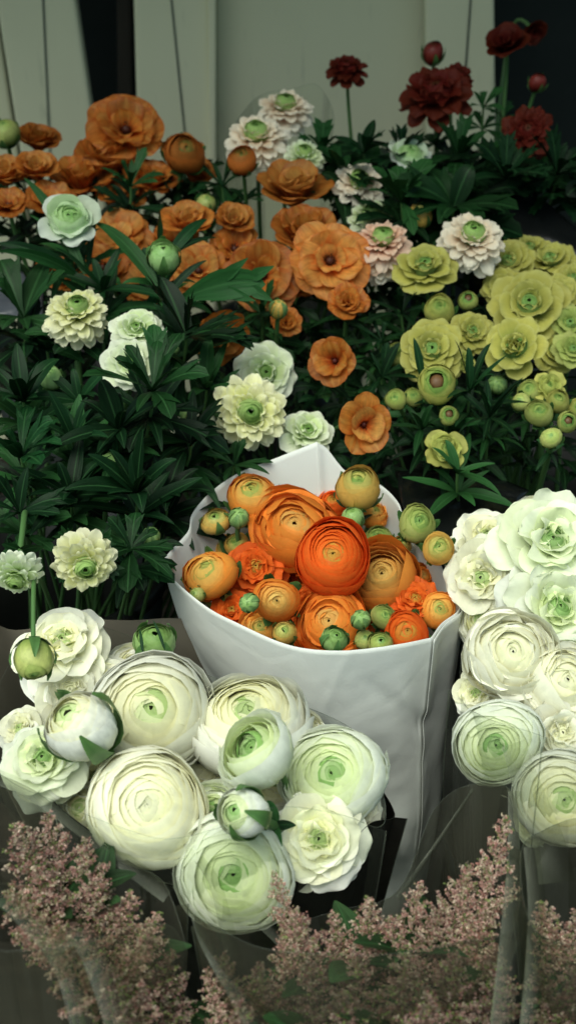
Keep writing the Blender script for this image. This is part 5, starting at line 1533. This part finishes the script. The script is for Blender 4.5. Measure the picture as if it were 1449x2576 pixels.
def board(label, tl, tr, br, bl, Y, thick=.03, grooves=(), side=None, name='board', mat=None, cat='board'):
    """A tall board in the plane y = Y, given by its photo corners (columns and rows), running down to the floor and on up."""
    def on(px, py):
        x = FWD[1] + (1288 - py) * K * UP[1]
        return at(px, py, Y / x)
    TL, TR, BR, BL = on(*tl), on(*tr), on(*br), on(*bl)

    def ext(P, Q, z):
        return P + (Q - P) * (z - P[2]) / (Q[2] - P[2])
    top, bot = 2.0, .02
    q = [ext(BL, TL, bot), ext(BR, TR, bot), ext(BR, TR, top), ext(BL, TL, top)]
    c = (q[0] + q[1]) / 2
    root = thing(name, label, cat, c)
    A = Acc()
    f = [p - c for p in q]
    bk = [p + np.array([0, thick, 0]) for p in f]
    ring = np.array([[f[0], f[1], bk[1], bk[0]], [f[3], f[2], bk[2], bk[3]]])
    A.grid(ring, (.3, .3, .3), close_u=True)
    A.grid(np.array([[f[3], f[2]], [bk[3], bk[2]]]), (.3, .3, .3))
    me = A.mesh('panel', False)
    import bmesh
    bm = bmesh.new(); bm.from_mesh(me); bmesh.ops.remove_doubles(bm, verts=bm.verts, dist=1e-5)
    bmesh.ops.recalc_face_normals(bm, faces=bm.faces); bm.to_mesh(me); bm.free()
    o = link('panel', me, mat or M_BOARD, root)
    bv = o.modifiers.new('bevel', 'BEVEL'); bv.width = .006; bv.segments = 3
    for (a0, a1) in grooves:
        p0, p1 = on(*a0), on(*a1)
        e0, e1 = ext(p1, p0, bot + .02), ext(p1, p0, top - .02)
        A = Acc(); w = np.array([.0016, 0, 0]); off = np.array([0, -.0015, 0])
        A.grid(np.array([[e0 - w, e0 + w], [e1 - w, e1 + w]]) - c + off, (.1, .1, .1))
        link('seam', A.mesh('seam', False), M_GROOVE, root)
    return root


board('leaning cream board with one thin seam beside the black gap', (-10, 0), (190, 0), (234, 300), (38, 300), 1.80, grooves=[((110, 0), (122, 270))])
board('shaded cream board edge at the picture margin behind the orange flowers', (-190, 0), (-12, 0), (34, 300), (-150, 300), 1.84)
board('dark brown upright post in the black gap', (292, 0), (332, 0), (336, 300), (296, 300), 1.88, name='post', mat=M_BROWN, cat='post')
board('cream board with a slanting seam behind the largest orange flower', (336, 0), (528, 0), (538, 480), (350, 480), 1.80, grooves=[((432, 0), (462, 300))])
board('widest plain cream board behind the pompons', (540, 0), (1072, 0), (1076, 480), (540, 480), 1.84)
board('narrow ridge strip between two cream boards', (523, 0), (543, 0), (543, 480), (527, 480), 1.79, thick=.02)
board('cream board behind the widest dark red flower', (1068, 0), (1243, 0), (1248, 480), (1072, 480), 1.79, grooves=[((1183, 0), (1172, 150))])

# black plastic sheets: one glossy fold beside the side bunch, one hanging behind the yellow flowers
M_SHEET = solid_mat('black_film', (.004, .005, .005), (.008, .009, .009), 12, .22, .5, bump=.6)


def sheet(label, P, rows, cols, seed, name='plastic_sheet', mat=None):
    rng = np.random.default_rng(seed)
    P = np.array([[at(*q) for q in row] for row in P])
    rows_ = [catmull(r, cols, False) for r in P]
    V = catmull(np.array(rows_), rows, False) if len(rows_) > 2 else np.array([lerp(rows_[0], rows_[1], s) for s in np.linspace(0, 1, rows)])
    n, m = V.shape[:2]
    a, b_ = np.meshgrid(np.linspace(0, 1, m), np.linspace(0, 1, n))
    h = sum(rng.uniform(.3, 1) * np.sin(a * rng.uniform(2, 16) + b_ * rng.uniform(2, 26) + rng.uniform(0, 6)) for _ in range(7)) * .0022
    V = V + h[..., None] * nrm(CAM - V)
    A = Acc(); A.grid(V, (.01, .01, .01))
    c = V.reshape(-1, 3).mean(0); c[2] = V[..., 2].min()
    me = A.mesh(name); me.transform(Matrix.Translation(-Vector(c)))
    o = link(name, me, mat or M_SHEET); o.location = c
    o.modifiers.new('thick', 'SOLIDIFY').thickness = .0008
    tag(o, label, 'plastic sheet')
    return o


sheet('glossy black plastic sheet folded beside the white side bunch', [[(1000, 1190, 1.12), (1150, 1170, 1.13), (1330, 1235, 1.10)], [(1010, 1270, 1.06), (1150, 1260, 1.08), (1290, 1290, 1.06)], [(1080, 1420, 1.03), (1180, 1390, 1.02), (1300, 1400, 1.03)]], 8, 8, 1)
sheet('black plastic sheet hanging behind the yellow flowers', [[(1150, 520, 1.36), (1265, 452, 1.375), (1360, 500, 1.37), (1520, 640, 1.35)], [(1170, 600, 1.33), (1280, 580, 1.345), (1370, 610, 1.34), (1520, 700, 1.33)], [(1180, 760, 1.30), (1300, 760, 1.31), (1380, 780, 1.31), (1520, 820, 1.30)]], 8, 8, 2)
M_BLUEF = solid_mat('bluish_film', (.03, .035, .045), (.09, .10, .12), 14, .3, .4, bump=.6)
sheet('crumpled bluish film at the picture edge above the broad leaves', [[(-60, 690, 1.27), (40, 680, 1.28), (110, 720, 1.28)], [(-60, 740, 1.24), (40, 740, 1.25), (110, 760, 1.26)], [(-60, 800, 1.23), (40, 800, 1.23), (110, 800, 1.24)]], 6, 6, 3, mat=M_BLUEF)

# ------------------------------------------------------------------ awning added out of view to shade the back
M_CANVAS = solid_mat('blocker_canvas', (.035, .045, .04), (.05, .06, .052), 20, .8, .15, bump=.2)
aw = thing('blocker', 'dark canvas awning added out of view to shade the back buckets', 'blocker', (0, 2.09, 2.55))
n_ = 33
xs = np.linspace(-1.7, 1.7, n_)
A = Acc()
V = np.array([np.stack([xs, np.full(n_, y) - 2.09, z - 2.55 - .012 * np.abs(np.sin(xs * 7.4)) * k], -1) for y, z, k in [(2.09, 2.60, 0), (1.5, 2.46, 1), (1.15, 2.375, 1), (.92, 2.315, 0), (.90, 2.30, 0), (.90, 2.17, 0)]])
A.grid(V, (.05, .05, .05))
o = link('canvas', A.mesh('canvas'), M_CANVAS, aw); o.modifiers.new('thick', 'SOLIDIFY').thickness = .002
for x in (-1.6, 0.0, 1.6):
    A = Acc(); tube(A, np.array([[x, 0, .0], [x, -.85, -.20], [x, -1.17, -.27]]), .012, .012, (.05, .05, .05), (.05, .05, .05))
    link('rib', A.mesh('rib'), M_BLACK, aw)

# ------------------------------------------------------------------ light
w = bpy.data.worlds.new('World'); scene.world = w
w.use_nodes = True
nt = w.node_tree; nt.nodes.clear()
SUN = nrm(np.array([-.25, -.32, 1.0]))
elev = math.asin(SUN[2]); azim = math.atan2(SUN[0], SUN[1])
sky = nt.nodes.new('ShaderNodeTexSky'); sky.sky_type = 'NISHITA'; sky.sun_disc = False
sky.sun_elevation = elev; sky.sun_rotation = azim % (2 * PI)
sky.dust_density = 4.0; sky.ozone_density = 1.0
tint = nt.nodes.new('ShaderNodeMix'); tint.data_type = 'RGBA'; tint.blend_type = 'MULTIPLY'
tint.inputs[0].default_value = 1.0; tint.inputs[7].default_value = (.80, 1.0, .82, 1)
bg = nt.nodes.new('ShaderNodeBackground'); bg.inputs[1].default_value = .14
out = nt.nodes.new('ShaderNodeOutputWorld')
nt.links.new(sky.outputs[0], tint.inputs[6]); nt.links.new(tint.outputs[2], bg.inputs[0]); nt.links.new(bg.outputs[0], out.inputs[0])
ld = bpy.data.lights.new('sun', 'SUN'); ld.energy = 3.3; ld.angle = math.radians(60); ld.color = (1.0, 1.0, .93)
lo = bpy.data.objects.new('sun', ld); col.objects.link(lo)
lo.rotation_euler = Vector(-SUN).to_track_quat('-Z', 'Y').to_euler()

scene.view_settings.view_transform = 'Standard'
scene.view_settings.look = 'None'
scene.view_settings.exposure = 0
scene.view_settings.gamma = 1
cy = scene.cycles
scene.render.engine = 'CYCLES'
cy.max_bounces = 10; cy.diffuse_bounces = 7; cy.glossy_bounces = 3; cy.transmission_bounces = 4; cy.transparent_max_bounces = 16
cy.use_denoising = True
